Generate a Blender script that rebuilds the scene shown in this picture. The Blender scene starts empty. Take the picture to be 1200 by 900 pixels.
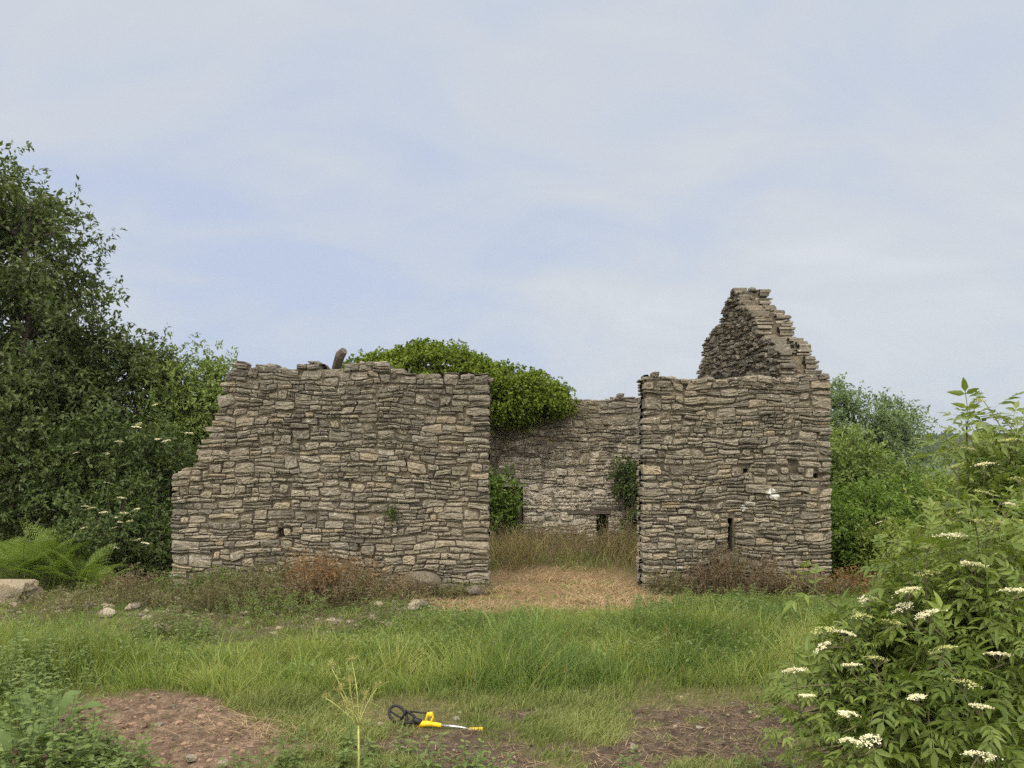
import bpy, math
import numpy as np
from mathutils import Vector

S = bpy.context.scene
COL = S.collection
R = math.radians

# ------------------------------------------------------------------ camera
cam_d = bpy.data.cameras.new("camera")
cam = bpy.data.objects.new("camera", cam_d)
COL.objects.link(cam)
cam.location = (0, 0, 2.2)
cam.rotation_euler = (R(90), 0, 0)
cam_d.sensor_width = 36
cam_d.lens = 27.0
cam_d.shift_y = 80 / 1200
cam_d.clip_start = 0.05
cam_d.clip_end = 20000
S.camera = cam

# ------------------------------------------------------------------ light
SUN_EL, SUN_AZ = 52, 205          # azimuth measured clockwise from +Y: behind the camera, a little to its left
W = bpy.data.worlds.new("World")
S.world = W
W.use_nodes = True


def world():
    nt = W.node_tree
    N, L = nt.nodes, nt.links
    N.clear()
    out = N.new("ShaderNodeOutputWorld")
    bg = N.new("ShaderNodeBackground")
    bg.inputs["Strength"].default_value = 0.1
    sky = N.new("ShaderNodeTexSky")
    sky.sky_type = "NISHITA"
    sky.sun_disc = False
    sky.sun_elevation = R(SUN_EL)
    sky.sun_rotation = R(SUN_AZ)
    tc = N.new("ShaderNodeTexCoord")
    sep = N.new("ShaderNodeSeparateXYZ")
    L.new(tc.outputs["Generated"], sep.inputs[0])

    def m(op, a, b=None, c=None):
        n = N.new("ShaderNodeMath")
        n.operation = op
        for i, v in enumerate((a, b, c)):
            if v is None:
                continue
            if isinstance(v, (int, float)):
                n.inputs[i].default_value = v
            else:
                L.new(v, n.inputs[i])
        return n.outputs[0]

    zc = m("MAXIMUM", sep.outputs[2], 0.0)
    den = m("ADD", zc, 0.50)
    comb = N.new("ShaderNodeCombineXYZ")
    L.new(m("DIVIDE", sep.outputs[0], den), comb.inputs[0])
    L.new(m("DIVIDE", sep.outputs[1], den), comb.inputs[1])
    comb.inputs[2].default_value = 3.7

    def noise(scale, det, rough, dist, off):
        mp = N.new("ShaderNodeMapping")
        mp.inputs["Location"].default_value = off
        mp.inputs["Rotation"].default_value = (0, 0, R(32))
        mp.inputs["Scale"].default_value = (1.0, 1.7, 1)
        L.new(comb.outputs[0], mp.inputs[0])
        n = N.new("ShaderNodeTexNoise")
        n.inputs["Scale"].default_value = scale
        n.inputs["Detail"].default_value = det
        n.inputs["Roughness"].default_value = rough
        n.inputs["Distortion"].default_value = dist
        L.new(mp.outputs[0], n.inputs["Vector"])
        return n.outputs["Fac"]

    a = noise(1.15, 5, 0.48, 0.8, (1.3, 0.4, 0))
    b = noise(3.2, 5, 0.55, 0.9, (9.3, 2.2, 0))
    f = m("ADD", m("MULTIPLY", a, 0.62), m("MULTIPLY", b, 0.38))
    ramp = N.new("ShaderNodeValToRGB")
    e = ramp.color_ramp.elements
    e[0].position = 0.34
    e[0].color = (0.505, 0.577, 0.735, 1)
    e[1].position = 0.68
    e[1].color = (0.700, 0.725, 0.755, 1)
    k = e.new(0.46)
    k.color = (0.568, 0.622, 0.712, 1)
    k = e.new(0.55)
    k.color = (0.618, 0.655, 0.702, 1)
    L.new(f, ramp.inputs[0])

    def mr(v, f0, f1, t0, t1):
        n = N.new("ShaderNodeMapRange")
        n.interpolation_type = "SMOOTHSTEP"
        n.inputs[1].default_value, n.inputs[2].default_value = f0, f1
        n.inputs[3].default_value, n.inputs[4].default_value = t0, t1
        L.new(v, n.inputs[0])
        return n.outputs[0]

    # an overcast sky is brightest overhead and round the veiled sun (behind the camera)
    up = mr(sep.outputs[2], 0.50, 0.95, 0.0, 1.0)
    back = mr(m("MULTIPLY", sep.outputs[1], -1.0), -0.1, 0.85, 0.0, 1.0)
    gain = m("ADD", m("ADD", m("MULTIPLY", up, 2.5), m("MULTIPLY", back, 2.1)), 0.93)
    veil = N.new("ShaderNodeMix")
    veil.data_type = "RGBA"
    L.new(m("MINIMUM", m("ADD", up, back), 0.9), veil.inputs[0])
    L.new(ramp.outputs[0], veil.inputs[6])
    veil.inputs[7].default_value = (0.70, 0.655, 0.585, 1)
    sc1 = N.new("ShaderNodeVectorMath")
    sc1.operation = "SCALE"
    L.new(veil.outputs[2], sc1.inputs[0])
    L.new(m("MULTIPLY", gain, 10.0), sc1.inputs["Scale"])
    mix = N.new("ShaderNodeMix")
    mix.data_type = "RGBA"
    mix.inputs[0].default_value = 0.93
    L.new(sky.outputs[0], mix.inputs[6])
    L.new(sc1.outputs[0], mix.inputs[7])
    L.new(mix.outputs[2], bg.inputs["Color"])
    L.new(bg.outputs[0], out.inputs["Surface"])


world()
sun_d = bpy.data.lights.new("sun", "SUN")
sun = bpy.data.objects.new("sun", sun_d)
COL.objects.link(sun)
sun_d.energy = 1.5
sun_d.angle = R(10)
sun_d.color = (1.0, 0.93, 0.82)
_sd = Vector((math.sin(R(SUN_AZ)) * math.cos(R(SUN_EL)), math.cos(R(SUN_AZ)) * math.cos(R(SUN_EL)), math.sin(R(SUN_EL))))
sun.rotation_euler = _sd.to_track_quat("Z", "Y").to_euler()
sun.location = (-6, -8, 20)

S.view_settings.view_transform = "Standard"
S.view_settings.look = "None"
S.view_settings.exposure = 0.22
S.view_settings.gamma = 1.0
S.view_settings.use_curve_mapping = False
S.cycles.max_bounces = 6
S.cycles.diffuse_bounces = 3
S.cycles.glossy_bounces = 1
S.cycles.transmission_bounces = 3
S.cycles.volume_bounces = 0
S.cycles.use_adaptive_sampling = True
S.cycles.adaptive_threshold = 0.006
S.cycles.use_denoising = False


# ------------------------------------------------------------------ helpers
def at(px, py, Y):
    """A point of the place from where it appears in the photograph and its distance (used while measuring)."""
    return np.array(((px - 600) / 900 * Y, Y, 2.2 - (py - 530) / 900 * Y))


def vnoise(p, seed=0):
    p = np.asarray(p, float)
    if p.shape[-1] == 2:
        p = np.concatenate([p, np.zeros(p.shape[:-1] + (1,))], -1)
    i = np.floor(p).astype(np.int64)
    f = p - i
    f = f * f * (3 - 2 * f)

    def h(a, b, c):
        n = (a * 374761393 + b * 668265263 + c * 2147483647 + seed * 1274126177) & 0xFFFFFFFF
        n = ((n ^ (n >> 13)) * 1274126177) & 0xFFFFFFFF
        n = ((n ^ (n >> 16)) * 2246822519) & 0xFFFFFFFF
        return ((n ^ (n >> 15)) & 0xFFFFFF) / float(0xFFFFFF)

    r = 0
    for dx in (0, 1):
        for dy in (0, 1):
            for dz in (0, 1):
                w = (f[..., 0] if dx else 1 - f[..., 0]) * (f[..., 1] if dy else 1 - f[..., 1]) * (f[..., 2] if dz else 1 - f[..., 2])
                r = r + w * h(i[..., 0] + dx, i[..., 1] + dy, i[..., 2] + dz)
    return r * 2 - 1


def fbm(p, seed=0, oct=3):
    p = np.asarray(p, float)
    r, a = 0, 1.0
    for k in range(oct):
        r = r + a * vnoise(p * (2 ** k), seed + k * 17)
        a *= 0.5
    return r


def unit(v):
    v = np.asarray(v, float)
    return v / np.maximum(np.linalg.norm(v, axis=-1, keepdims=True), 1e-9)


def sstep(x, a, b):
    t = np.clip((np.asarray(x, float) - a) / (b - a), 0, 1)
    return t * t * (3 - 2 * t)


class MB:
    def __init__(self):
        self.v, self.t, self.q, self.n = [], [], [], 0
        self.tm, self.qm = [], []

    def add(self, v, t=None, q=None, m=0):
        v = np.asarray(v, np.float32).reshape(-1, 3)
        if t is not None and len(t):
            t = np.asarray(t, np.int32).reshape(-1, 3) + self.n
            self.t.append(t)
            self.tm.append(np.full(len(t), m, np.int32))
        if q is not None and len(q):
            q = np.asarray(q, np.int32).reshape(-1, 4) + self.n
            self.q.append(q)
            self.qm.append(np.full(len(q), m, np.int32))
        self.v.append(v)
        self.n += len(v)

    def inst(self, v, t, q, M, O, m=0):
        """template verts v (k,3) placed by frames M (n,3,3; rows are the axes) at O (n,3)"""
        n, k = len(O), len(v)
        P = np.einsum("kj,njl->nkl", np.asarray(v, float), M) + np.asarray(O)[:, None, :]
        off = (np.arange(n) * k)[:, None, None]
        tt = (np.asarray(t)[None] + off).reshape(-1, 3) if t is not None and len(t) else None
        qq = (np.asarray(q)[None] + off).reshape(-1, 4) if q is not None and len(q) else None
        self.add(P.reshape(-1, 3), tt, qq, m)

    def tube(self, pts, rad, n=6, cap=True, m=0):
        pts = np.asarray(pts, float)
        k = len(pts)
        rad = np.broadcast_to(np.asarray(rad, float), (k,))
        d = unit(np.gradient(pts, axis=0))
        ref = np.array((0.0, 0.0, 1.0)) if abs(d[:, 2]).mean() < 0.8 else np.array((1.0, 0.0, 0.0))
        a = unit(np.cross(d, ref))
        b = np.cross(d, a)
        th = np.arange(n) / n * 2 * np.pi
        ring = np.cos(th)[None, :, None] * a[:, None] + np.sin(th)[None, :, None] * b[:, None]
        V = pts[:, None] + ring * rad[:, None, None]
        i = np.arange(k - 1)[:, None] * n
        j = np.arange(n)[None]
        j2 = (j + 1) % n
        q = np.stack([i + j, i + j2, i + n + j2, i + n + j], -1).reshape(-1, 4)
        V = V.reshape(-1, 3)
        t = None
        if cap:
            V = np.concatenate([V, pts[:1], pts[-1:]])
            jj = np.arange(n)
            t = np.concatenate([np.stack([(jj + 1) % n, jj, np.full(n, k * n)], -1),
                                np.stack([(k - 1) * n + jj, (k - 1) * n + (jj + 1) % n, np.full(n, k * n + 1)], -1)])
        self.add(V, t, q, m)

    def box(self, c, s, rot=None, m=0):
        c, s = np.asarray(c, float), np.asarray(s, float) / 2
        v = np.array([(x, y, z) for x in (-1, 1) for y in (-1, 1) for z in (-1, 1)], float) * s
        if rot is not None:
            v = v @ np.asarray(rot, float).T
        self.add(v + c, None, [(0, 1, 3, 2), (4, 6, 7, 5), (0, 4, 5, 1), (2, 3, 7, 6), (0, 2, 6, 4), (1, 5, 7, 3)], m)

    def build(self, name, mats, parent=None, loc=None, smooth=False):
        V = np.concatenate(self.v) if self.v else np.zeros((0, 3), np.float32)
        if parent is not None:
            base = np.array(parent.location)
            p = parent.parent
            while p is not None:
                base = base + np.array(p.location)
                p = p.parent
        else:
            base = np.zeros(3) if loc is None else np.asarray(loc, float)
        V = V - base.astype(np.float32)
        T = np.concatenate(self.t) if self.t else np.zeros((0, 3), np.int32)
        Q = np.concatenate(self.q) if self.q else np.zeros((0, 4), np.int32)
        me = bpy.data.meshes.new(name)
        me.vertices.add(len(V))
        me.vertices.foreach_set("co", V.astype(np.float32).ravel())
        li = np.concatenate([T.ravel(), Q.ravel()]).astype(np.int32)
        ls = np.concatenate([np.arange(len(T)) * 3, len(T) * 3 + np.arange(len(Q)) * 4]).astype(np.int32)
        me.loops.add(len(li))
        me.loops.foreach_set("vertex_index", li)
        me.polygons.add(len(ls))
        me.polygons.foreach_set("loop_start", ls)
        mi = np.concatenate(self.tm + self.qm).astype(np.int32) if (self.tm or self.qm) else np.zeros(0, np.int32)
        me.polygons.foreach_set("material_index", mi)
        me.polygons.foreach_set("use_smooth", np.full(len(ls), smooth, bool))
        for mt in (mats if isinstance(mats, (list, tuple)) else [mats]):
            me.materials.append(mt)
        me.update(calc_edges=True)
        o = bpy.data.objects.new(name, me)
        COL.objects.link(o)
        if parent is not None:
            o.parent = parent
        else:
            o.location = base
        return o


def tag(o, label=None, cat=None, group=None, kind=None):
    if label:
        o["label"] = label
    if cat:
        o["category"] = cat
    if group:
        o["group"] = group
    if kind:
        o["kind"] = kind
    return o


def thing(name, loc, label, cat, group=None):
    o = bpy.data.objects.new(name, None)
    o.empty_display_size = 0.2
    COL.objects.link(o)
    o.location = loc
    return tag(o, label, cat, group)


def copy_thing(o, loc, label=None, rz=0.0, sc=1.0):
    c = o.copy()
    COL.objects.link(c)
    c.location = loc
    c.rotation_euler = (0, 0, rz)
    c.scale = (sc, sc, sc)
    if label:
        c["label"] = label
    for ch in o.children:
        d = ch.copy()
        COL.objects.link(d)
        d.parent = c
        for g in ch.children:
            h = g.copy()
            COL.objects.link(h)
            h.parent = d
    return c


# ------------------------------------------------------------------ materials
def mat(name):
    m = bpy.data.materials.new(name)
    m.use_nodes = True
    nt = m.node_tree
    nt.nodes.clear()
    return m, nt, nt.nodes, nt.links


class NT:
    def __init__(self, name):
        self.m, self.nt, self.N, self.L = mat(name)
        self.geo = self.N.new("ShaderNodeNewGeometry")

    def noise(self, scale, det=3, rough=0.55, vec=None, off=None):
        n = self.N.new("ShaderNodeTexNoise")
        n.inputs["Scale"].default_value = scale
        n.inputs["Detail"].default_value = det
        n.inputs["Roughness"].default_value = rough
        v = vec if vec is not None else self.geo.outputs["Position"]
        if off is not None:
            a = self.N.new("ShaderNodeVectorMath")
            a.operation = "ADD"
            a.inputs[1].default_value = off
            self.L.new(v, a.inputs[0])
            v = a.outputs[0]
        self.L.new(v, n.inputs["Vector"])
        return n.outputs["Fac"]

    def ramp(self, fac, stops, interp="LINEAR"):
        n = self.N.new("ShaderNodeValToRGB")
        n.color_ramp.interpolation = interp
        e = n.color_ramp.elements
        while len(e) < len(stops):
            e.new(0.5)
        for k, (p, c) in zip(e, stops):
            k.position = p
            k.color = (c if len(c) == 4 else tuple(c) + (1,)) if not isinstance(c, (int, float)) else (c, c, c, 1)
        self.L.new(fac, n.inputs[0])
        return n.outputs[0]

    def mix(self, fac, a, b, mode="MIX"):
        n = self.N.new("ShaderNodeMix")
        n.data_type = "RGBA"
        n.blend_type = mode
        n.clamp_factor = True
        for i, v in ((0, fac), (6, a), (7, b)):
            if isinstance(v, (int, float)):
                n.inputs[i].default_value = v if i == 0 else (v, v, v, 1)
            elif isinstance(v, tuple):
                n.inputs[i].default_value = v if len(v) == 4 else v + (1,)
            else:
                self.L.new(v, n.inputs[i])
        return n.outputs[2]

    def math(self, op, a, b=None):
        n = self.N.new("ShaderNodeMath")
        n.operation = op
        for i, v in enumerate((a, b)):
            if v is None:
                continue
            if isinstance(v, (int, float)):
                n.inputs[i].default_value = v
            else:
                self.L.new(v, n.inputs[i])
        return n.outputs[0]

    def rng(self, v, a, b, c=0.0, d=1.0):
        n = self.N.new("ShaderNodeMapRange")
        n.inputs[1].default_value, n.inputs[2].default_value = a, b
        n.inputs[3].default_value, n.inputs[4].default_value = c, d
        self.L.new(v, n.inputs[0])
        return n.outputs[0]

    def z(self):
        s = self.N.new("ShaderNodeSeparateXYZ")
        self.L.new(self.geo.outputs["Position"], s.inputs[0])
        return s.outputs[2]

    def dist(self, p):
        n = self.N.new("ShaderNodeVectorMath")
        n.operation = "DISTANCE"
        n.inputs[1].default_value = p
        self.L.new(self.geo.outputs["Position"], n.inputs[0])
        return n.outputs["Value"]

    def island(self):
        return self.geo.outputs["Random Per Island"]

    def attr(self, name):
        n = self.N.new("ShaderNodeAttribute")
        n.attribute_name = name
        return n

    def bump(self, h, strength, distance, prev=None):
        n = self.N.new("ShaderNodeBump")
        n.inputs["Strength"].default_value = strength
        n.inputs["Distance"].default_value = distance
        self.L.new(h, n.inputs["Height"])
        if prev is not None:
            self.L.new(prev, n.inputs["Normal"])
        return n.outputs[0]

    def finish(self, col, rough=0.9, spec=0.2, normal=None, transl=0.0, tcol=None, metal=0.0):
        p = self.N.new("ShaderNodeBsdfPrincipled")
        p.inputs["Roughness"].default_value = rough
        p.inputs["Specular IOR Level"].default_value = spec
        p.inputs["Metallic"].default_value = metal
        if isinstance(col, tuple):
            p.inputs["Base Color"].default_value = col + (1,)
        else:
            self.L.new(col, p.inputs["Base Color"])
        if normal is not None:
            self.L.new(normal, p.inputs["Normal"])
        out = self.N.new("ShaderNodeOutputMaterial")
        if transl > 0:
            t = self.N.new("ShaderNodeBsdfTranslucent")
            tc = tcol if tcol is not None else col
            if isinstance(tc, tuple):
                t.inputs[0].default_value = tc + (1,)
            else:
                self.L.new(tc, t.inputs[0])
            mx = self.N.new("ShaderNodeMixShader")
            mx.inputs[0].default_value = transl
            self.L.new(p.outputs[0], mx.inputs[1])
            self.L.new(t.outputs[0], mx.inputs[2])
            self.L.new(mx.outputs[0], out.inputs[0])
        else:
            self.L.new(p.outputs[0], out.inputs[0])
        return self.m


def leaf_mat(name, dark, mid, light, transl=0.3, rough=0.5, spec=0.3, clump=0.9):
    k = NT(name)
    c = k.ramp(k.island(), [(0.0, dark), (0.5, mid), (1.0, light)])
    n = k.noise(clump, 2)
    c = k.mix(0.55, c, k.ramp(n, [(0.3, tuple(x * 0.75 for x in mid)), (0.7, tuple(x * 1.15 for x in light))]))
    tc = k.mix(1.0, c, (1.25, 1.3, 0.6), "MULTIPLY")
    return k.finish(c, rough, spec, None, transl, tc)


def stone_mat(name, weather_top, lime=0.0, spots=(), warm=0.0, tint=1.12):
    k = NT(name)
    isl = k.island()
    base = k.ramp(isl, [(0.0, (0.120, 0.107, 0.084)), (0.25, (0.182, 0.163, 0.127)), (0.55, (0.246, 0.221, 0.170)),
                        (0.84, (0.292, 0.260, 0.196)), (0.955, (0.320, 0.262, 0.172)), (0.985, (0.33, 0.305, 0.25)), (1.0, (0.40, 0.375, 0.32))])
    big = k.noise(0.8, 3)
    # weathered darker grey towards the exposed wall head
    zz = k.math("ADD", k.z(), k.math("MULTIPLY", k.math("SUBTRACT", big, 0.5), 2.2))
    wf = k.rng(zz, weather_top - 2.4, weather_top, 0.0, 1.0)
    base = k.mix(k.math("MULTIPLY", wf, 0.85), base, k.mix(0.62, base, (0.120, 0.107, 0.090)))
    base = k.mix(k.math("MULTIPLY", k.rng(big, 0.45, 0.7), 0.35 + warm), base, (0.30, 0.25, 0.165))
    grain = k.noise(42, 5, 0.72)
    base = k.mix(0.9, base, k.ramp(grain, [(0.3, 0.42), (0.7, 1.5)]), "MULTIPLY")
    mott = k.noise(9, 4, 0.6)
    base = k.mix(k.math("MULTIPLY", k.rng(mott, 0.58, 0.72), 0.6), base, (0.39, 0.36, 0.295))
    dk = k.noise(6, 4, 0.6, off=(11.3, 4.2, 7.7))
    base = k.mix(k.math("MULTIPLY", k.rng(dk, 0.56, 0.72), 0.55), base, (0.085, 0.078, 0.068))
    wl = k.noise(16, 3, 0.5, off=(3.1, 9.9, 1.7))
    base = k.mix(k.math("MULTIPLY", k.rng(wl, 0.665, 0.72), 0.7), base, (0.52, 0.495, 0.43))
    if lime:
        ln = k.math("ADD", k.noise(5.5, 5, 0.7, off=(0.4, 5.5, 2.2)), k.rng(k.z(), 0.8, 3.6, 0.08, -0.16))
        base = k.mix(k.math("MULTIPLY", k.rng(ln, 0.47, 0.56), lime), base, (0.51, 0.46, 0.37))
    for p, r in spots:
        dd = k.math("ADD", k.dist(p), k.math("MULTIPLY", k.noise(14, 4, 0.7), r * 1.6))
        base = k.mix(k.math("MULTIPLY", k.rng(dd, r * 1.9, r * 1.6), 0.9), base, (0.66, 0.65, 0.61))
    base = k.mix(1.0, base, (tint, tint, tint), "MULTIPLY")
    b1 = k.bump(k.noise(24, 6, 0.7), 0.8, 0.04)
    b2 = k.bump(k.noise(110, 3, 0.6), 0.4, 0.008, b1)
    return k.finish(base, 0.93, 0.15, b2)


def mortar_mat(name, a, b, lime=0.0):
    k = NT(name)
    c = k.ramp(k.noise(4, 5, 0.65), [(0.35, a), (0.65, b)])
    if lime:
        ln = k.math("ADD", k.noise(3.0, 5, 0.7, off=(0.4, 5.5, 2.2)), k.rng(k.z(), 0.6, 3.2, 0.10, -0.20))
        c = k.mix(k.math("MULTIPLY", k.rng(ln, 0.42, 0.56), lime), c, (0.58, 0.55, 0.48))
    c = k.mix(0.8, c, k.ramp(k.noise(40, 3), [(0.3, 0.6), (0.7, 1.3)]), "MULTIPLY")
    return k.finish(c, 0.97, 0.1, k.bump(k.noise(30, 5, 0.7), 0.8, 0.04))


def wood_mat(name, a, b):
    k = NT(name)
    mp = k.N.new("ShaderNodeMapping")
    mp.inputs["Scale"].default_value = (4, 4, 40)
    k.L.new(k.geo.outputs["Position"], mp.inputs[0])
    n = k.noise(2.5, 4, 0.6, vec=mp.outputs[0])
    c = k.ramp(n, [(0.3, a), (0.7, b)])
    return k.finish(c, 0.85, 0.2, k.bump(n, 0.6, 0.01))


def plain(name, c, rough=0.5, spec=0.4, metal=0.0, var=0.25):
    k = NT(name)
    n = k.noise(25, 4, 0.6)
    col = k.mix(1.0, c, k.ramp(n, [(0.3, 1 - var), (0.7, 1 + var)]), "MULTIPLY")
    return k.finish(col, rough, spec, None, 0, None, metal)


M = {}
M["stone"] = stone_mat("barn limestone rubble", 3.4)
M["stone_r"] = stone_mat("barn limestone rubble paler", 4.0, spots=[((4.17, 12.37, 1.55), 0.085), ((4.26, 12.37, 1.50), 0.06), ((3.72, 12.37, 1.30), 0.05), ((3.50, 12.37, 1.18), 0.04)])
M["stone_g"] = stone_mat("gable rubble", 3.3)
M["stone_b"] = stone_mat("rear wall rubble with lime remains", 3.2, lime=0.8, warm=0.25)
M["mortar"] = mortar_mat("earth mortar", (0.085, 0.072, 0.052), (0.235, 0.20, 0.14))
M["mortar_b"] = mortar_mat("lime mortar", (0.17, 0.145, 0.105), (0.30, 0.26, 0.195), lime=0.85)
M["boulder"] = stone_mat("boulder stone", 0.6, tint=0.72)
M["block"] = stone_mat("buff block stone", 6.0, warm=0.6, tint=0.95)
M["old_wood"] = wood_mat("weathered timber", (0.055, 0.045, 0.035), (0.16, 0.135, 0.11))
M["bark"] = wood_mat("bark", (0.05, 0.04, 0.03), (0.12, 0.10, 0.08))
M["green_stem"] = plain("green stem", (0.10, 0.14, 0.04))
M["elder_stem"] = plain("elder stem", (0.12, 0.11, 0.06), 0.8, 0.2)
M["dry_stem"] = plain("dead stem", (0.20, 0.145, 0.085), 0.9, 0.1, 0, 0.4)
M["dark_tree"] = leaf_mat("dark tree leaves", (0.036, 0.056, 0.015), (0.068, 0.098, 0.027), (0.125, 0.158, 0.052), 0.25)
M["mid_tree"] = leaf_mat("ash leaves", (0.08, 0.125, 0.028), (0.135, 0.195, 0.044), (0.215, 0.275, 0.075), 0.3)
M["pale_tree"] = leaf_mat("grey green leaves", (0.075, 0.125, 0.045), (0.125, 0.185, 0.07), (0.23, 0.29, 0.14), 0.25)
M["ivy"] = leaf_mat("ivy leaves", (0.058, 0.098, 0.01), (0.105, 0.158, 0.016), (0.18, 0.235, 0.028), 0.25, 0.55, 0.18, 1.5)
M["shrub"] = leaf_mat("bright shrub leaves", (0.062, 0.115, 0.016), (0.105, 0.178, 0.026), (0.175, 0.255, 0.046), 0.33)
M["shrub_dark"] = leaf_mat("dark shrub leaves", (0.034, 0.06, 0.016), (0.065, 0.102, 0.026), (0.115, 0.155, 0.048), 0.28)
M["yellow_shrub"] = leaf_mat("yellow green leaves", (0.11, 0.16, 0.03), (0.17, 0.225, 0.045), (0.28, 0.32, 0.09), 0.35)
M["elder"] = leaf_mat("elder leaves", (0.064, 0.104, 0.018), (0.118, 0.175, 0.029), (0.21, 0.265, 0.058), 0.33, 0.5, 0.35, 1.6)
M["elder_pale"] = leaf_mat("pale elder leaves", (0.075, 0.12, 0.019), (0.125, 0.18, 0.032), (0.225, 0.275, 0.07), 0.35, 0.5, 0.35, 1.6)
M["grass_yellow"] = leaf_mat("yellow green grass", (0.105, 0.165, 0.026), (0.205, 0.27, 0.052), (0.37, 0.4, 0.14), 0.35, 0.6, 0.2, 0.9)
M["grass_dark"] = leaf_mat("deep green grass", (0.045, 0.095, 0.022), (0.095, 0.168, 0.038), (0.19, 0.265, 0.08), 0.35, 0.6, 0.2, 0.9)
M["bracken"] = leaf_mat("bracken fronds", (0.07, 0.125, 0.017), (0.12, 0.19, 0.026), (0.2, 0.27, 0.05), 0.35)
M["weed"] = leaf_mat("weed leaves", (0.075, 0.12, 0.03), (0.125, 0.185, 0.046), (0.2, 0.26, 0.08), 0.33)
M["dock"] = leaf_mat("dock leaves", (0.07, 0.12, 0.025), (0.10, 0.16, 0.04), (0.15, 0.21, 0.07), 0.3)
M["grass"] = leaf_mat("grass blades", (0.07, 0.13, 0.02), (0.15, 0.228, 0.042), (0.3, 0.36, 0.11), 0.35, 0.6, 0.2, 0.7)
M["grass2"] = leaf_mat("short grass blades", (0.085, 0.13, 0.03), (0.165, 0.215, 0.058), (0.31, 0.33, 0.13), 0.3, 0.6, 0.2, 0.9)
M["straw"] = leaf_mat("straw", (0.24, 0.17, 0.095), (0.37, 0.265, 0.15), (0.5, 0.38, 0.23), 0.2, 0.7, 0.2)
M["dry_grass"] = leaf_mat("drying grass", (0.15, 0.13, 0.055), (0.24, 0.20, 0.09), (0.36, 0.29, 0.14), 0.3, 0.7, 0.2)
M["brown"] = leaf_mat("dead brown leaves", (0.08, 0.06, 0.038), (0.145, 0.11, 0.068), (0.23, 0.185, 0.115), 0.2, 0.8, 0.1)
M["rust"] = leaf_mat("rusty dead fern", (0.12, 0.065, 0.032), (0.2, 0.115, 0.052), (0.3, 0.19, 0.09), 0.2, 0.8, 0.1)
M["olive"] = leaf_mat("olive weeds", (0.085, 0.095, 0.04), (0.135, 0.14, 0.06), (0.20, 0.195, 0.095), 0.25, 0.7, 0.15)
M["flower"] = leaf_mat("cream flowers", (0.62, 0.57, 0.39), (0.76, 0.71, 0.53), (0.87, 0.83, 0.66), 0.25, 0.7, 0.1)
M["bud"] = leaf_mat("green yellow buds", (0.36, 0.39, 0.13), (0.5, 0.51, 0.2), (0.64, 0.63, 0.32), 0.25, 0.7, 0.1)
M["fennel"] = plain("yellow green stalk", (0.36, 0.38, 0.12), 0.7, 0.2)
M["seed"] = leaf_mat("seed heads", (0.26, 0.22, 0.08), (0.38, 0.33, 0.13), (0.48, 0.44, 0.20), 0.2, 0.8, 0.1)
M["black"] = plain("black plastic", (0.012, 0.012, 0.013), 0.55, 0.3)
M["yellow"] = plain("yellow plastic", (0.70, 0.50, 0.015), 0.5, 0.35, 0, 0.14)
M["orange"] = plain("orange plastic", (0.65, 0.20, 0.02), 0.4, 0.5, 0, 0.1)
M["metal"] = plain("grey tube metal", (0.42, 0.44, 0.46), 0.35, 0.5, 0.7, 0.1)
M["woods"] = leaf_mat("far woodland canopy", (0.030, 0.050, 0.018), (0.045, 0.070, 0.025), (0.075, 0.10, 0.04), 0.1, 0.9, 0.1, 0.05)


# ------------------------------------------------------------------ ground
def ellm(x, y, cx, cy, rx, ry, soft=0.35):
    d = np.sqrt(((x - cx) / rx) ** 2 + ((y - cy) / ry) ** 2)
    return 1 - sstep(d, 1 - soft, 1 + soft)


def dirt_mask(x, y):
    n = fbm(np.stack([x * 1.3, y * 1.3], -1), 5, 4) * 0.5
    n2 = fbm(np.stack([x * 2.6, y * 3.4], -1), 9, 3)
    a = ellm(x + n2 * 0.16, y + n * 0.45 + n2 * 0.12, -2.85, 6.0, 1.15, 1.02, 0.16)
    a = np.maximum(a, ellm(x, y, -3.3, 5.6, 0.9, 1.5, 0.2) * (x > -3.9))
    b = ellm(x + n * 0.4, y, -0.25, 5.85, 1.1, 0.62, 0.35) * sstep(n2, -0.55, 0.1)
    c = ellm(x, y + n * 0.25, 1.0, 5.7, 1.5, 0.55, 0.35) * sstep(n2, -0.35, 0.2)
    d = ellm(x + n * 0.4, y, 1.95, 6.4, 1.35, 0.45, 0.35) * sstep(n2, -0.45, 0.1)
    e = ellm(x, y, 0.5, 6.65, 0.9, 0.2, 0.5) * sstep(n2, -0.3, 0.3)
    return np.clip(np.maximum.reduce([a, b, c, d, e]), 0, 1)


def mown_mask(x, y):
    """thin trodden turf at the near side, tall grass kept off it"""
    n = fbm(np.stack([x * 0.8, y * 0.8], -1), 21, 3)
    edge = 7.15 + 0.16 * n + 0.10 * np.sin(x * 0.9)
    return (1 - sstep(y, edge - 0.2, edge + 0.25)) * sstep(x, -4.5, -3.9)


def straw_mask(x, y):
    n = fbm(np.stack([x, y], -1), 31, 3) * 0.5
    return np.maximum(ellm(x + n * 0.6, y + n * 0.7, 0.95, 12.6, 1.9, 2.15, 0.3), ellm(x, y + n * 0.5, -0.5, 11.2, 1.0, 0.85, 0.4))


def rubble_mask(x, y):
    n = fbm(np.stack([x * 0.9, y * 0.9], -1), 41, 3) * 0.5
    return ellm(x, y + n, -4.2, 10.7, 3.3, 1.7, 0.3) * (x < -0.2)


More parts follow.
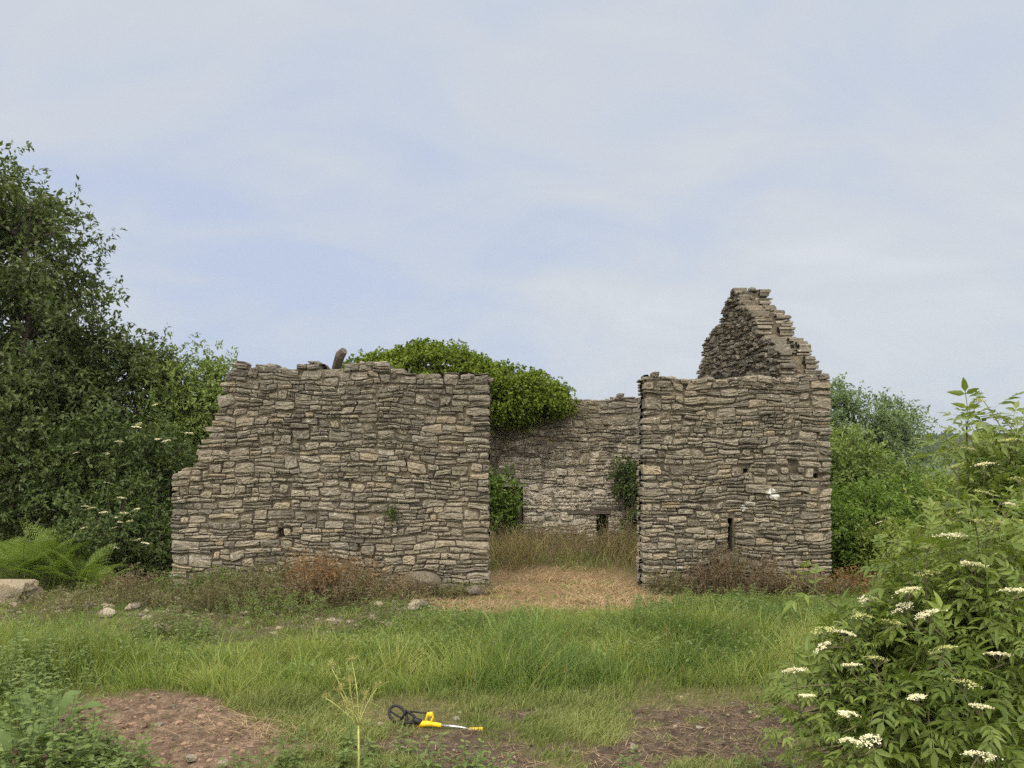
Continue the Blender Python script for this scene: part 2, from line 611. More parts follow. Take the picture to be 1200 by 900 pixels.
def ground_z(x, y):
    x, y = np.asarray(x, float), np.asarray(y, float)
    p = np.stack([x, y], -1)
    z = 0.035 * fbm(p * 0.35, 3, 3) - 0.02
    z = z + 0.10 * ellm(x, y, -3.8, 10.6, 3.4, 1.2, 0.6)
    z = z - 0.06 * ellm(x, y, 1.0, 6.0, 3.0, 1.2, 0.7)
    dm = dirt_mask(x, y)
    z = z + dm * (0.035 * fbm(p * 5.0, 8, 3))
    far = sstep(np.hypot(x, y), 40, 400)
    return z * (1 - far) - 12 * far


def build_ground():
    gx = np.concatenate([-np.geomspace(1380, 9.2, 24), np.arange(-9, 9.01, 0.075), np.geomspace(9.2, 1380, 24)])
    gy = np.concatenate([-np.geomspace(320, 2.0, 12), np.arange(-1.5, 3.9, 0.6), np.arange(4.0, 14.0, 0.075), np.geomspace(14.1, 1350, 32)])
    X, Y = np.meshgrid(gx, gy)
    Z = ground_z(X, Y)
    V = np.stack([X, Y, Z], -1).reshape(-1, 3)
    ny, nx = X.shape
    i = (np.arange(ny - 1)[:, None] * nx + np.arange(nx - 1)[None])
    q = np.stack([i, i + 1, i + nx + 1, i + nx], -1).reshape(-1, 4)
    k = NT("field ground")
    a = k.attr("cover")
    sepc = k.N.new("ShaderNodeSeparateColor")
    k.L.new(a.outputs["Color"], sepc.inputs[0])
    n = k.noise(3.0, 5, 0.65)
    turf = k.ramp(n, [(0.3, (0.060, 0.072, 0.022)), (0.55, (0.095, 0.105, 0.035)), (0.75, (0.15, 0.13, 0.06))])
    thin = k.ramp(k.noise(7.0, 5, 0.7), [(0.3, (0.10, 0.085, 0.045)), (0.55, (0.16, 0.145, 0.065)), (0.75, (0.25, 0.19, 0.11))])
    soil = k.ramp(k.noise(11, 5, 0.7, off=(2, 2, 2)), [(0.28, (0.075, 0.052, 0.037)), (0.5, (0.175, 0.120, 0.084)), (0.75, (0.34, 0.25, 0.18))])
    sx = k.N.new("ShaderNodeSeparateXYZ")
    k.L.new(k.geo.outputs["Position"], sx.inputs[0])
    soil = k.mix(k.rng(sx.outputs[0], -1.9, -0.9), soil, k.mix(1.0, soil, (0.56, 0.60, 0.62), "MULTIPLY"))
    straw = k.ramp(k.noise(14, 4, 0.7), [(0.3, (0.13, 0.09, 0.05)), (0.55, (0.25, 0.17, 0.095)), (0.75, (0.38, 0.27, 0.15))])
    rub = k.ramp(k.noise(9, 4, 0.7), [(0.3, (0.075, 0.066, 0.038)), (0.7, (0.18, 0.155, 0.10))])
    c = k.mix(k.math("MULTIPLY", a.outputs["Alpha"], 0.9), turf, rub)
    c = k.mix(sepc.outputs[1], c, thin)
    c = k.mix(sepc.outputs[2], c, straw)
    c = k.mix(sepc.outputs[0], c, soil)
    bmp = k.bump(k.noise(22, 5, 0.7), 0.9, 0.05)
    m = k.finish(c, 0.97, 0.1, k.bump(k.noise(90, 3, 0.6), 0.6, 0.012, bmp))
    mb = MB()
    mb.add(V, None, q)
    o = mb.build("ground", m, smooth=True)
    ca = o.data.color_attributes.new("cover", "FLOAT_COLOR", "POINT")
    x, y = V[:, 0], V[:, 1]
    c4 = np.stack([dirt_mask(x, y), mown_mask(x, y) * (y > 2), straw_mask(x, y), rubble_mask(x, y)], -1)
    ca.data.foreach_set("color", c4.astype(np.float32).ravel())
    tag(o, kind="structure")
    return o


build_ground()


def build_hill():
    xs = np.linspace(-1370, 1370, 130)
    ys = np.linspace(520, 1150, 36)
    X, Y = np.meshgrid(xs, ys)

    def hz(X, Y):
        p = np.stack([X / 160, Y / 160], -1)
        ridge = np.exp(-((Y - 760) / 150) ** 2)
        return -14 + ridge * (25 + 5 * vnoise(p * 0.7, 4) + 2.0 * vnoise(p * 2, 5) + 4 * sstep(X, 380, 700) - 3 * sstep(-X, 0, 900))

    Z = hz(X, Y)
    ny, nx = X.shape
    i = (np.arange(ny - 1)[:, None] * nx + np.arange(nx - 1)[None])
    q = np.stack([i, i + 1, i + nx + 1, i + nx], -1).reshape(-1, 4)
    mb = MB()
    mb.add(np.stack([X, Y, Z], -1), None, q)
    k = NT("hill pasture")
    m = k.finish(k.ramp(k.noise(0.02, 4), [(0.3, (0.045, 0.07, 0.022)), (0.7, (0.08, 0.11, 0.035))]), 0.95, 0.1)
    tag(mb.build("hill", m, smooth=True), kind="structure")
    # woodland: rounded crowns over the whole slope that can be seen past the barn
    rng = np.random.default_rng(77)
    n = 2600
    x = rng.uniform(150, 760, n)
    y = rng.uniform(585, 790, n)
    z = hz(x, y)
    th, ph = np.meshgrid(np.arange(9) / 9 * 2 * np.pi, np.linspace(0.12, 2.2, 6))
    sph = np.stack([np.sin(ph) * np.cos(th), np.sin(ph) * np.sin(th), np.cos(ph)], -1).reshape(-1, 3)
    ii = (np.arange(5)[:, None] * 9 + np.arange(9)[None])
    jj = (np.arange(5)[:, None] * 9 + (np.arange(9)[None] + 1) % 9)
    qq = np.stack([ii, jj, jj + 9, ii + 9], -1).reshape(-1, 4)
    w = MB()
    r = rng.uniform(2.6, 5.2, n)
    P = sph[None] * (1 + 0.30 * rng.standard_normal((n, len(sph), 1))) * np.stack([r, r, r * rng.uniform(0.9, 1.35, n)], -1)[:, None]
    P = P + np.stack([x, y, z + r * 0.5], -1)[:, None]
    off = (np.arange(n) * len(sph))[:, None, None]
    w.add(P.reshape(-1, 3), None, (qq[None] + off).reshape(-1, 4))
    tag(w.build("woodland", M["woods"]), "hazy blue green wood covering the distant hill", "woodland", kind="stuff")


build_hill()


# ------------------------------------------------------------------ rubble walls
def stone_prism(mb, rng, u0, u1, v0, v1, depth, place, flip, off, relief=1.0, bev=None):
    w, h = u1 - u0, v1 - v0
    if w < 0.02 or h < 0.02:
        return
    cu, cv = (u0 + u1) / 2, (v0 + v1) / 2
    mn = min(w, h)
    c = mn * rng.uniform(0.06, 0.30, 8)
    uu = [u0 + c[0], u0 + w * rng.uniform(.3, .45), u0 + w * rng.uniform(.55, .7), u1 - c[1], u1, u1, u1, u1 - c[4],
          u0 + w * rng.uniform(.55, .7), u0 + w * rng.uniform(.3, .45), u0 + c[6], u0, u0, u0]
    vv = [v0, v0, v0, v0, v0 + c[2] * .7, v0 + h * rng.uniform(.4, .6), v1 - c[3] * .7, v1, v1, v1, v1, v1 - c[5] * .7, v0 + h * rng.uniform(.4, .6), v0 + c[7] * .7]
    p = np.stack([uu, vv], -1)
    tl_, tr_ = rng.uniform(0.70, 1.0, 2)            # stones narrow towards one end or both
    sl_, sr_ = rng.uniform(0, 1, 2)
    f = (p[:, 0] - u0) / w
    lo_ = v0 + h * ((1 - f) ** 1.6 * (1 - tl_) * sl_ + f ** 1.6 * (1 - tr_) * sr_)
    hi_ = v1 - h * ((1 - f) ** 1.6 * (1 - tl_) * (1 - sl_) + f ** 1.6 * (1 - tr_) * (1 - sr_))
    p[:, 1] = lo_ + (p[:, 1] - v0) / h * (hi_ - lo_)
    p[:, 0] += (p[:, 1] - cv) * rng.normal(0, 0.16)
    N = len(p)
    jit = np.abs(rng.standard_normal((N, 1))) * 0.05 * mn
    ctr = np.array((cu, cv))
    p = p + unit(ctr - p) * jit
    ext = np.array((w / 2, h / 2))
    b = (bev if bev is not None else rng.uniform(0.006, 0.015))
    s1 = 1 - np.minimum(b / ext, 0.45)
    r2 = ctr + (p - ctr) * s1
    s2 = 1 - np.minimum(mn * 0.33 / ext, 0.75)
    r3 = ctr + (p - ctr) * s2 + rng.standard_normal((N, 2)) * 0.05 * mn
    tu, tv = rng.normal(0, 0.045), rng.normal(0, 0.10)

    def W(q, base, j):
        return base + (q[:, 0] - cu) * tu + (q[:, 1] - cv) * tv + rng.standard_normal(len(q)) * j

    rg = relief
    w1 = W(p, off - b * rng.uniform(0.7, 1.6), 0.004 * rg)
    w2 = W(r2, off, 0.006 * rg)
    w3 = W(r3, off + rng.uniform(-0.004, 0.012) * rg, 0.008 * rg)
    wc = np.array([off + rng.normal(0.005, 0.006) * rg])
    P2 = np.concatenate([p, p, r2, r3, ctr[None]])
    Wd = np.concatenate([np.full(N, -depth), w1, w2, w3, wc])
    V = place(P2[:, 0], P2[:, 1], Wd)
    i = np.arange(N)
    j = (i + 1) % N
    q = np.concatenate([np.stack([a * N + i, a * N + j, (a + 1) * N + j, (a + 1) * N + i], -1) for a in range(3)])
    t = np.stack([3 * N + i, 3 * N + j, np.full(N, 4 * N)], -1)
    if flip:
        q, t = q[:, ::-1], t[:, ::-1]
    mb.add(V, t, q)


def lumps(mb, rng, P, r, m=0, flat=(.5, .9)):
    import bmesh
    bm = bmesh.new()
    bmesh.ops.create_icosphere(bm, subdivisions=1, radius=1)
    v = np.array([x.co[:] for x in bm.verts])
    t = np.array([[q.index for q in f.verts] for f in bm.faces])
    bm.free()
    n = len(P)
    V = v[None] * (1 + 0.28 * rng.standard_normal((n, len(v), 1))) * (r[:, None] * np.stack([rng.uniform(.8, 1.5, n), rng.uniform(.8, 1.4, n), rng.uniform(*flat, n)], -1))[:, None]
    a = rng.uniform(0, 6.28, n)
    c, s = np.cos(a)[:, None], np.sin(a)[:, None]
    V = np.stack([V[..., 0] * c - V[..., 1] * s, V[..., 0] * s + V[..., 1] * c, V[..., 2]], -1) + P[:, None]
    mb.add(V.reshape(-1, 3), (t[None] + (np.arange(n) * len(v))[:, None, None]).reshape(-1, 3), None, m)


def wall(name, parent, origin, udir, ndir, Lw, T, z0, profile, mats, openings=(), niches=(), hrange=(0.075, 0.19), aspect=(1.5, 4.6), seed=1,
         core_in=0.030, proud=(0.0, 0.027), both=True, quoin=None, jumper=0.17, split=0.22, warp=0.042, crack=(), rag=0.10):
    """A rubble wall: irregular stones laid in wandering courses on both faces of an earth-mortar core; profile(u) is its broken top."""
    rng = np.random.default_rng(seed)
    o3, u3, n3 = np.array(origin, float), np.array(udir, float), np.array(ndir, float)
    topmax = max(profile(u) for u in np.linspace(0, Lw, 200))
    mb = MB()

    def placer(face):
        sgn, base = (1, 0.0) if face == 0 else (-1, -T)

        def place(u, v, w):
            q = np.stack([u * 0.9, v * 0.9], -1)
            edge = np.clip(np.minimum(u, Lw - u) / 0.5, 0, 1)
            k = np.clip(np.searchsorted(VB, v, side="right") - 1, 0, len(VB) - 2)
            t = np.clip((v - VB[k]) / (VB[k + 1] - VB[k]), 0, 1)
            a0 = AMP[k] * vnoise(np.stack([u * 2.1 + k * 9.7, k * 5.3 + face * 31.0], -1), seed)
            a1 = AMP[k + 1] * vnoise(np.stack([u * 2.1 + (k + 1) * 9.7, (k + 1) * 5.3 + face * 31.0], -1), seed)
            vv = v + warp * vnoise(q * 1.3, seed * 3 + face) + a0 * (1 - t) + a1 * t + 0.016 * vnoise(q * 6.5, seed * 13 + face)
            uu = u + edge * (0.03 * vnoise(q * 2.0, seed * 7 + face) + 0.03 * vnoise(q * 6.0, seed * 15 + face))
            ww = w + 0.035 * vnoise(q * 0.8, seed * 11 + face)
            return o3 + uu[:, None] * u3 + (sgn * ww + base)[:, None] * n3 + (z0 + vv)[:, None] * np.array((0, 0, 1.0))
        return place

    holes = list(openings) + [n[:4] for n in niches]
    us = np.arange(0, Lw + 1e-6, 0.04)
    prof = np.array([profile(u) for u in us])
    hr = np.random.default_rng(seed + 900)
    vb = [-0.15]
    while vb[-1] < topmax + 0.4:
        vb.append(vb[-1] + float(np.clip(hr.lognormal(math.log((hrange[0] + hrange[1]) / 2), 0.30), *hrange)))
    VB = np.array(vb)
    hh_ = np.diff(VB)
    AMP = 0.52 * np.minimum(np.append(hh_, hh_[-1]), np.append(hh_[:1], hh_))
    for face in ((0, 1) if both else (0,)):
        place = placer(face)
        hs = openings if face == 1 else holes
        blocked = []
        for ki in range(len(VB) - 1):
            v, h = float(VB[ki]), float(VB[ki + 1] - VB[ki])
            if v > topmax - 0.03:
                break
            vm = v + h * 0.5
            ok = prof >= vm + 0.25 * h
            for (a, b, c, d) in hs:
                if c < vm + h * .35 and d > vm - h * .35:
                    ok &= ~((us > a) & (us < b))
            for (a, b) in blocked:
                ok &= ~((us > a - 0.001) & (us < b + 0.001))
            nb = []
            k = 0
            while k < len(us):
                if not ok[k]:
                    k += 1
                    continue
                e = k
                while e + 1 < len(us) and ok[e + 1]:
                    e += 1
                a, b = us[k], us[e]
                if k == 0:
                    a += rng.uniform(0, 0.03)
                elif prof[k - 1] < vm + 0.25 * h:
                    a += rng.uniform(-0.05, rag)
                if e == len(us) - 1:
                    b -= rng.uniform(0, 0.03)
                elif prof[e + 1] < vm + 0.25 * h:
                    b += rng.uniform(-rag, 0.05)
                k = e + 1
                if b - a < 0.08:
                    continue
                u = a
                while u < b - 0.02:
                    hh = h
                    wd = float(h * rng.uniform(*aspect))
                    wd = min(max(wd, 0.10), 0.62)
                    if quoin and (u - 0 < 0.01 or Lw - u < 0.6) and rng.random() < 0.6:
                        wd = max(wd, 0.3)
                    if b - (u + wd) < 0.12:
                        wd = b - u
                    g = rng.uniform(0.0015, 0.0065)
                    off = rng.uniform(*proud) + (0.035 if rng.random() < 0.05 else 0)
                    dep = min(T * 0.5, 0.30) * rng.uniform(0.6, 1.0)
                    near_top = profile(min(max(u + wd / 2, 0), Lw)) - (v + h) < h * 0.8
                    if near_top:
                        off += rng.uniform(-0.03, 0.05)
                        hh = h * rng.uniform(0.7, 1.15)
                    gv = g * 0.7
                    dv0, dv1 = rng.normal(0, 0.006, 2)
                    in_crack = any(abs(u - cu) < 0.05 and c0 < v < c1 for cu, c0, c1 in crack)
                    gl = 0.028 if in_crack else 0.0
                    if hh > 0.085 and rng.random() < split and not near_top:
                        f = rng.uniform(0.35, 0.65)
                        s = u + wd * rng.uniform(0.35, 0.65)
                        stone_prism(mb, rng, u + g + gl, u + wd - g, v + gv, v + hh * f - gv, dep, place, face == 1, off)
                        if rng.random() < 0.5:
                            stone_prism(mb, rng, u + g, s - g, v + hh * f + gv, v + hh - gv, dep, place, face == 1, rng.uniform(*proud))
                            stone_prism(mb, rng, s + g, u + wd - g, v + hh * f + gv, v + hh - gv, dep, place, face == 1, rng.uniform(*proud))
                        else:
                            stone_prism(mb, rng, u + g, u + wd - g, v + hh * f + gv, v + hh - gv, dep, place, face == 1, rng.uniform(*proud))
                    elif rng.random() < jumper and not near_top and wd < 0.5 and profile(min(u + wd / 2, Lw)) > v + h * 2.2:
                        stone_prism(mb, rng, u + g + gl, u + wd - g, v + gv, v + h + 0.74 * float(VB[min(ki + 2, len(VB) - 1)] - VB[ki + 1]), dep, place, face == 1, off)
                        nb.append((u, u + wd, v + h))
                    else:
                        stone_prism(mb, rng, u + g + gl, u + wd - g, v + gv + dv0 - (0.03 if near_top else 0), v + hh - gv + dv1, dep, place, face == 1, off)
                    u += wd
            blocked = [(a, b) for a, b, _ in nb]
            for a, b, c in nb:          # thin pinnings over a tall stone
                hn = float(VB[min(ki + 2, len(VB) - 1)] - VB[ki + 1])
                if hn * 0.25 > 0.012:
                    stone_prism(mb, rng, a + 0.006, b - 0.006, c + hn * 0.78, c + hn - 0.004, 0.2, place, face == 1, rng.uniform(*proud) * 0.5)
    # heart rubble lying loose along the broken top
    nl_ = int(Lw * 26)
    ul = rng.uniform(0.05, Lw - 0.05, nl_)
    wl_ = -rng.uniform(0.05, T - 0.05, nl_)
    rl = rng.uniform(0.03, 0.085, nl_)
    zl = np.array([min(profile(x), profile(max(x - .08, 0)), profile(min(x + .08, Lw))) for x in ul]) - rng.uniform(0.05, 0.16, nl_)
    lumps(mb, rng, o3 + ul[:, None] * u3 + wl_[:, None] * n3 + (z0 + zl)[:, None] * np.array((0, 0, 1.0)), rl, 0, (.35, .7))
    body = mb.build(name, mats[0], parent)
    # core
    du = dv = 0.08
    nu, nv = max(int(Lw / du), 2), int((topmax + 0.3) / dv) + 1
    uc = (np.arange(nu) + 0.5) * (Lw / nu)
    vc = -0.3 + (np.arange(nv) + 0.5) * dv
    pr = np.array([min(profile(max(x - 0.1, 0)), profile(x), profile(min(x + 0.1, Lw))) for x in uc])
    D = np.where(vc[None] < pr[:, None] - 0.09, 0.0, np.inf)
    for (a, b, c, d) in openings:
        D[((uc > a - .03) & (uc < b + .03))[:, None] & ((vc > c) & (vc < d + .03))[None]] = np.inf
    for (a, b, c, d, dep) in niches:
        mk = ((uc > a) & (uc < b))[:, None] & ((vc > c) & (vc < d))[None] & (D < 1)
        D[mk] = dep
    D[0 if Lw > 1 else slice(0, 0)] = np.inf
    D[-1] = np.inf
    ci, co = core_in, T - core_in
    quads = []
    Lu = Lw / nu

    def P(u, v, d):
        return (u, v, d)

    for i in range(nu):
        for j in range(nv):
            d = D[i, j]
            if d > T:
                continue
            f = ci + d
            u0, u1, v0, v1 = i * Lu, (i + 1) * Lu, -0.3 + j * dv, -0.3 + (j + 1) * dv
            quads.append(((u0, v0, f), (u1, v0, f), (u1, v1, f), (u0, v1, f)))
            quads.append(((u0, v0, co), (u0, v1, co), (u1, v1, co), (u1, v0, co)))
            for (ii, jj, e) in ((i - 1, j, ((u0, v0), (u0, v1))), (i + 1, j, ((u1, v0), (u1, v1))), (i, j - 1, ((u0, v0), (u1, v0))), (i, j + 1, ((u0, v1), (u1, v1)))):
                dn = D[ii, jj] if 0 <= ii < nu and 0 <= jj < nv else np.inf
                if dn > d:
                    b = min(ci + dn, co)
                    (a0, b0), (a1, b1) = e
                    quads.append(((a0, b0, f), (a1, b1, f), (a1, b1, b), (a0, b0, b)))
    Q = np.array(quads).reshape(-1, 3)
    q2 = np.stack([Q[:, 0] * 0.9, Q[:, 1] * 0.9], -1)
    ww = -Q[:, 2] + 0.02 * vnoise(np.stack([Q[:, 0] * 5, Q[:, 1] * 5, Q[:, 2] * 3], -1), seed) + 0.035 * vnoise(q2 * 0.8, seed * 11)
    V = o3 + Q[:, :1] * u3 + ww[:, None] * n3 + (z0 + Q[:, 1])[:, None] * np.array((0, 0, 1.0))
    c = MB()
    c.add(V, None, np.arange(len(V)).reshape(-1, 4))
    c.build("mortar_core", mats[1], body)
    return body


def poly_profile(pts, jag=0.0, seed=0, step=0.3):
    xs, zs = np.array([p[0] for p in pts]), np.array([p[1] for p in pts])
    r = np.random.default_rng(seed).uniform(-1, 1, 400)
    return lambda u: float(np.interp(u, xs, zs)) + jag * r[int(max(u, 0) / step) % 400]


D1 = 12.4
px2u = lambda px, x0: (px - x0) / 900 * D1
py2z = lambda py: 2.2 - (py - 530) / 900 * D1

barn = thing("ruined_barn", (0, 15, 0), "roofless ruined barn of grey brown rubble stone with one jagged gable standing", "ruin")

LX = (200 - 600) / 900 * D1
lp = [(200, 548), (207, 546), (226, 543), (229, 522), (236, 510), (243, 490), (252, 478), (257, 450), (259, 433), (269, 430), (272, 423), (300, 425), (303, 420), (321, 419), (324, 424), (341, 430), (344, 420), (374, 419),
      (378, 428), (404, 428), (406, 421), (428, 423), (432, 425), (452, 421), (456, 429), (472, 427), (476, 433), (520, 437), (545, 433), (577, 437)]
prof_l = poly_profile([(px2u(a, 200), py2z(b)) for a, b in lp], 0.015, 1)
front_l = wall("front_wall", barn, (LX, D1, 0), (1, 0, 0), (0, -1, 0), px2u(577, 200), 0.6, 0, prof_l, (M["stone"], M["mortar"]), seed=11, quoin=True, hrange=(0.042, 0.118), aspect=(1.3, 4.0),
               niches=[(px2u(326, 200), px2u(333, 200), py2z(630), py2z(616), 0.2)], crack=[(px2u(440, 200), py2z(560), py2z(450))])
tag(front_l, "long left stretch of the front wall with a stepped broken end")

RX = (752 - 600) / 900 * D1
rp = [(752, 438), (762, 436), (800, 439), (814, 441), (830, 437), (850, 441), (880, 439), (915, 436), (930, 437), (950, 432), (970, 436), (978, 441)]
prof_r = poly_profile([(px2u(a, 752), py2z(b)) for a, b in rp], 0.012, 2)
front_r = wall("front_wall", barn, (RX, D1, 0), (1, 0, 0), (0, -1, 0), px2u(978, 752), 0.6, 0, prof_r, (M["stone_r"], M["mortar"]), seed=23, quoin=True, hrange=(0.038, 0.102), aspect=(1.3, 4.2),
               niches=[(px2u(854, 752), px2u(860, 752), py2z(650), py2z(606), 0.35), (px2u(872, 752), px2u(877, 752), py2z(556), py2z(548), 0.2),
                       (px2u(954, 752), px2u(958, 752), py2z(560), py2z(552), 0.2), (px2u(927, 752), px2u(934, 752), py2z(551), py2z(546), 0.2)])
tag(front_r, "right stretch of the front wall below the gable with a slit opening")

gp = [(12.98, 3.68), (13.12, 3.90), (13.4, 4.12), (14.15, 4.40), (14.3, 4.75), (14.74, 4.98), (15.55, 5.25), (15.65, 5.58), (16.05, 5.66), (16.7, 5.52), (16.86, 5.40), (17.0, 5.12), (17.84, 5.02), (18.45, 4.88), (18.6, 4.55), (18.9, 4.45), (19.2, 4.15)]
prof_g = poly_profile([(a - 12.98, b) for a, b in gp], 0.02, 3)
XR = RX + px2u(978, 752)
gable = wall("gable_wall", barn, (XR - 0.6, 12.98, 0), (0, 1, 0), (-1, 0, 0), 6.22, 0.6, 0, prof_g, (M["stone_g"], M["mortar"]), seed=37, hrange=(0.036, 0.088), aspect=(1.8, 5.2), proud=(-0.02, 0.055), rag=0.13)
tag(gable, "tall jagged gable rising to a broken point")

D2 = 18.6
bu = lambda px: (px - 600) / 900 * D2 + 5.5
bz = lambda py: 2.2 - (py - 530) / 900 * D2
bp = [(0, 2.6), (0.8, 3.0), (1.6, 4.0), (bu(460), 4.35), (bu(520), 4.35), (bu(590), 4.1), (bu(660), 3.7), (bu(672), bz(464)), (bu(684), bz(463)), (bu(688), bz(467)), (bu(698), bz(462)), (bu(704), bz(466)),
      (bu(722), bz(461)), (bu(738), bz(463)), (bu(755), bz(463)), (10.1, bz(464))]
prof_b = poly_profile(bp, 0.02, 4)
rear = wall("rear_wall", barn, (-5.5, D2, 0), (1, 0, 0), (0, -1, 0), 10.1, 0.6, -0.25, lambda u: prof_b(u) + 0.25, (M["stone_b"], M["mortar_b"]), seed=51, hrange=(0.065, 0.16), aspect=(1.2, 3.2), core_in=0.032, proud=(-0.012, 0.035), both=False,
            openings=[(bu(578), bu(612), 0.0, bz(570) + 0.25), (bu(700), bu(712), bz(640) + 0.25, bz(604) + 0.25)], niches=[(bu(727), bu(733), bz(583) + 0.25, bz(574) + 0.25, 0.3)])
tag(rear, "rear wall with remains of pale lime mortar")
lint = MB()
lint.box(((690 - 600) / 900 * D2, D2 + 0.10, bz(600)), (1.05, 0.3, 0.085))
lint.box(((708 - 600) / 900 * D2 + 0.05, D2 + 0.1, bz(600) + 0.09), (0.8, 0.26, 0.06), [[1, 0, 0.03], [0, 1, 0], [-0.03, 0, 1]])
lint.build("lintel", M["old_wood"], rear)
pst = MB()
pst.tube([((607 - 600) / 900 * D2, D2 - 0.05, -0.2), ((607 - 600) / 900 * D2 + 0.02, D2 - 0.06, 0.8), ((606 - 600) / 900 * D2, D2 - 0.03, bz(575))], [0.085, 0.075, 0.07], 8)
pst.build("door_post", M["old_wood"], rear)
side = wall("side_wall", barn, (LX + 0.6, D1 + 0.58, 0), (0, 1, 0), (1, 0, 0), 5.6, 0.6, 0, poly_profile([(0, 2.0), (1.2, 2.5), (2.5, 2.2), (4.0, 2.6), (5.6, 2.4)], 0.05, 6), (M["stone"], M["mortar"]), seed=63, hrange=(0.09, 0.2))
tag(side, "low broken left side wall behind the front wall")

# timber stub on the wall head
tb = MB()
c0 = np.array(((388 - 600) / 900 * 12.75, 12.95, py2z(425)))
tb.tube([c0 + (0, 0.5, -0.25), c0 + (0.02, 0.1, -0.02), c0 + (0.14, -0.15, 0.17), c0 + (0.22, -0.22, 0.24)], [0.075, 0.08, 0.085, 0.06], 8)
tag(tb.build("timber_stub", M["old_wood"], loc=c0), "dark rotten timber end poking above the head of the left front wall", "timber")


# ------------------------------------------------------------------ foliage
def frames(d, n):
    """rows x=d, y=side, z=normal"""
    d = unit(d)
    s = unit(np.cross(n, d))
    z = np.cross(d, s)
    return np.stack([d, s, z], 1)


LEAF_V = np.array([(0, 0, 0), (0.45, -0.5, 0.10), (1, 0, -0.06), (0.45, 0.5, 0.10)])
LEAF_T = [(0, 1, 2), (0, 2, 3)]
LEAF8_V = np.array([(0, 0, 0), (.36, 0, -.02), (.72, 0, -.05), (1, 0, -.16), (.30, .5, .05), (.68, .34, 0), (.30, -.5, .05), (.68, -.34, 0)])
LEAF8_T = [(0, 1, 4), (5, 2, 3), (0, 6, 1), (7, 3, 2)]
LEAF8_Q = [(4, 1, 2, 5), (6, 7, 2, 1)]


def put_leaves(mb, P, Dr, Nn, Ln, Wd, near=False, m=0):
    F = frames(Dr, Nn)
    F = F * np.stack([Ln, Wd, Ln], -1)[:, :, None]
    if near:
        mb.inst(LEAF8_V, LEAF8_T, LEAF8_Q, F, P, m)
    else:
        mb.inst(LEAF_V, LEAF_T, None, F, P, m)


def leaf_cloud(mb, rng, blobs, n_bough, n_twig, lpt, L, aspect=0.5, spread=0.35, tw=0.4, droop=0.15, shell=(0.45, 1.0), uneven=0.28, lo=-1.0, seed=0):
    """blobs: (centre, radii). Boughs of twigs of leaves spread through them, denser towards the outside; returns bough centres."""
    C = np.array([b[0] for b in blobs], float)
    Rr = np.array([b[1] for b in blobs], float)
    wgt = (Rr[:, 0] * Rr[:, 2])
    k = rng.choice(len(blobs), n_bough, p=wgt / wgt.sum())
    d = unit(rng.standard_normal((n_bough, 3)))
    d[:, 2] = np.where(d[:, 2] < lo, -d[:, 2], d[:, 2])
    rad = rng.uniform(shell[0] ** 2, shell[1] ** 2, n_bough) ** 0.5
    rad = rad * (1 + uneven * vnoise(d * 2.3 + k[:, None] * 7.1, seed + 5))
    B = C[k] + d * Rr[k] * rad[:, None]
    nt = n_bough * n_twig
    out = np.repeat(d, n_twig, 0)
    S0 = np.repeat(B, n_twig, 0) + rng.standard_normal((nt, 3)) * spread * np.array((1, 1, 0.7))
    Td = unit(out * 0.7 + rng.standard_normal((nt, 3)) * 0.75 + np.array((0, 0, 0.15)))
    tl = tw * rng.uniform(0.5, 1.3, nt)
    t = (np.arange(lpt) + 0.5) / lpt
    P = S0[:, None] + Td[:, None] * (tl[:, None] * t)[..., None]
    P[..., 2] -= droop * (t ** 2)[None] * tl[:, None]
    n = nt * lpt
    P = P.reshape(-1, 3) + rng.standard_normal((n, 3)) * 0.12 * L
    Dr = unit(np.repeat(Td, lpt, 0) * 0.6 + rng.standard_normal((n, 3)) * 0.7 + np.array((0, 0, -0.25)))
    Nn = unit(rng.standard_normal((n, 3)) * 0.55 + np.array((0, 0, 0.9)) + np.repeat(out, lpt, 0) * 0.4)
    Ln = L * rng.uniform(0.65, 1.25, n)
    keep = P[:, 2] > ground_z(P[:, 0], P[:, 1]) + 0.02
    put_leaves(mb, P[keep], Dr[keep], Nn[keep], Ln[keep], (Ln * aspect)[keep])
    return B


def bez(a, b, c, n=8):
    t = np.linspace(0, 1, n)[:, None]
    return (1 - t) ** 2 * np.asarray(a) + 2 * t * (1 - t) * np.asarray(b) + t ** 2 * np.asarray(c)


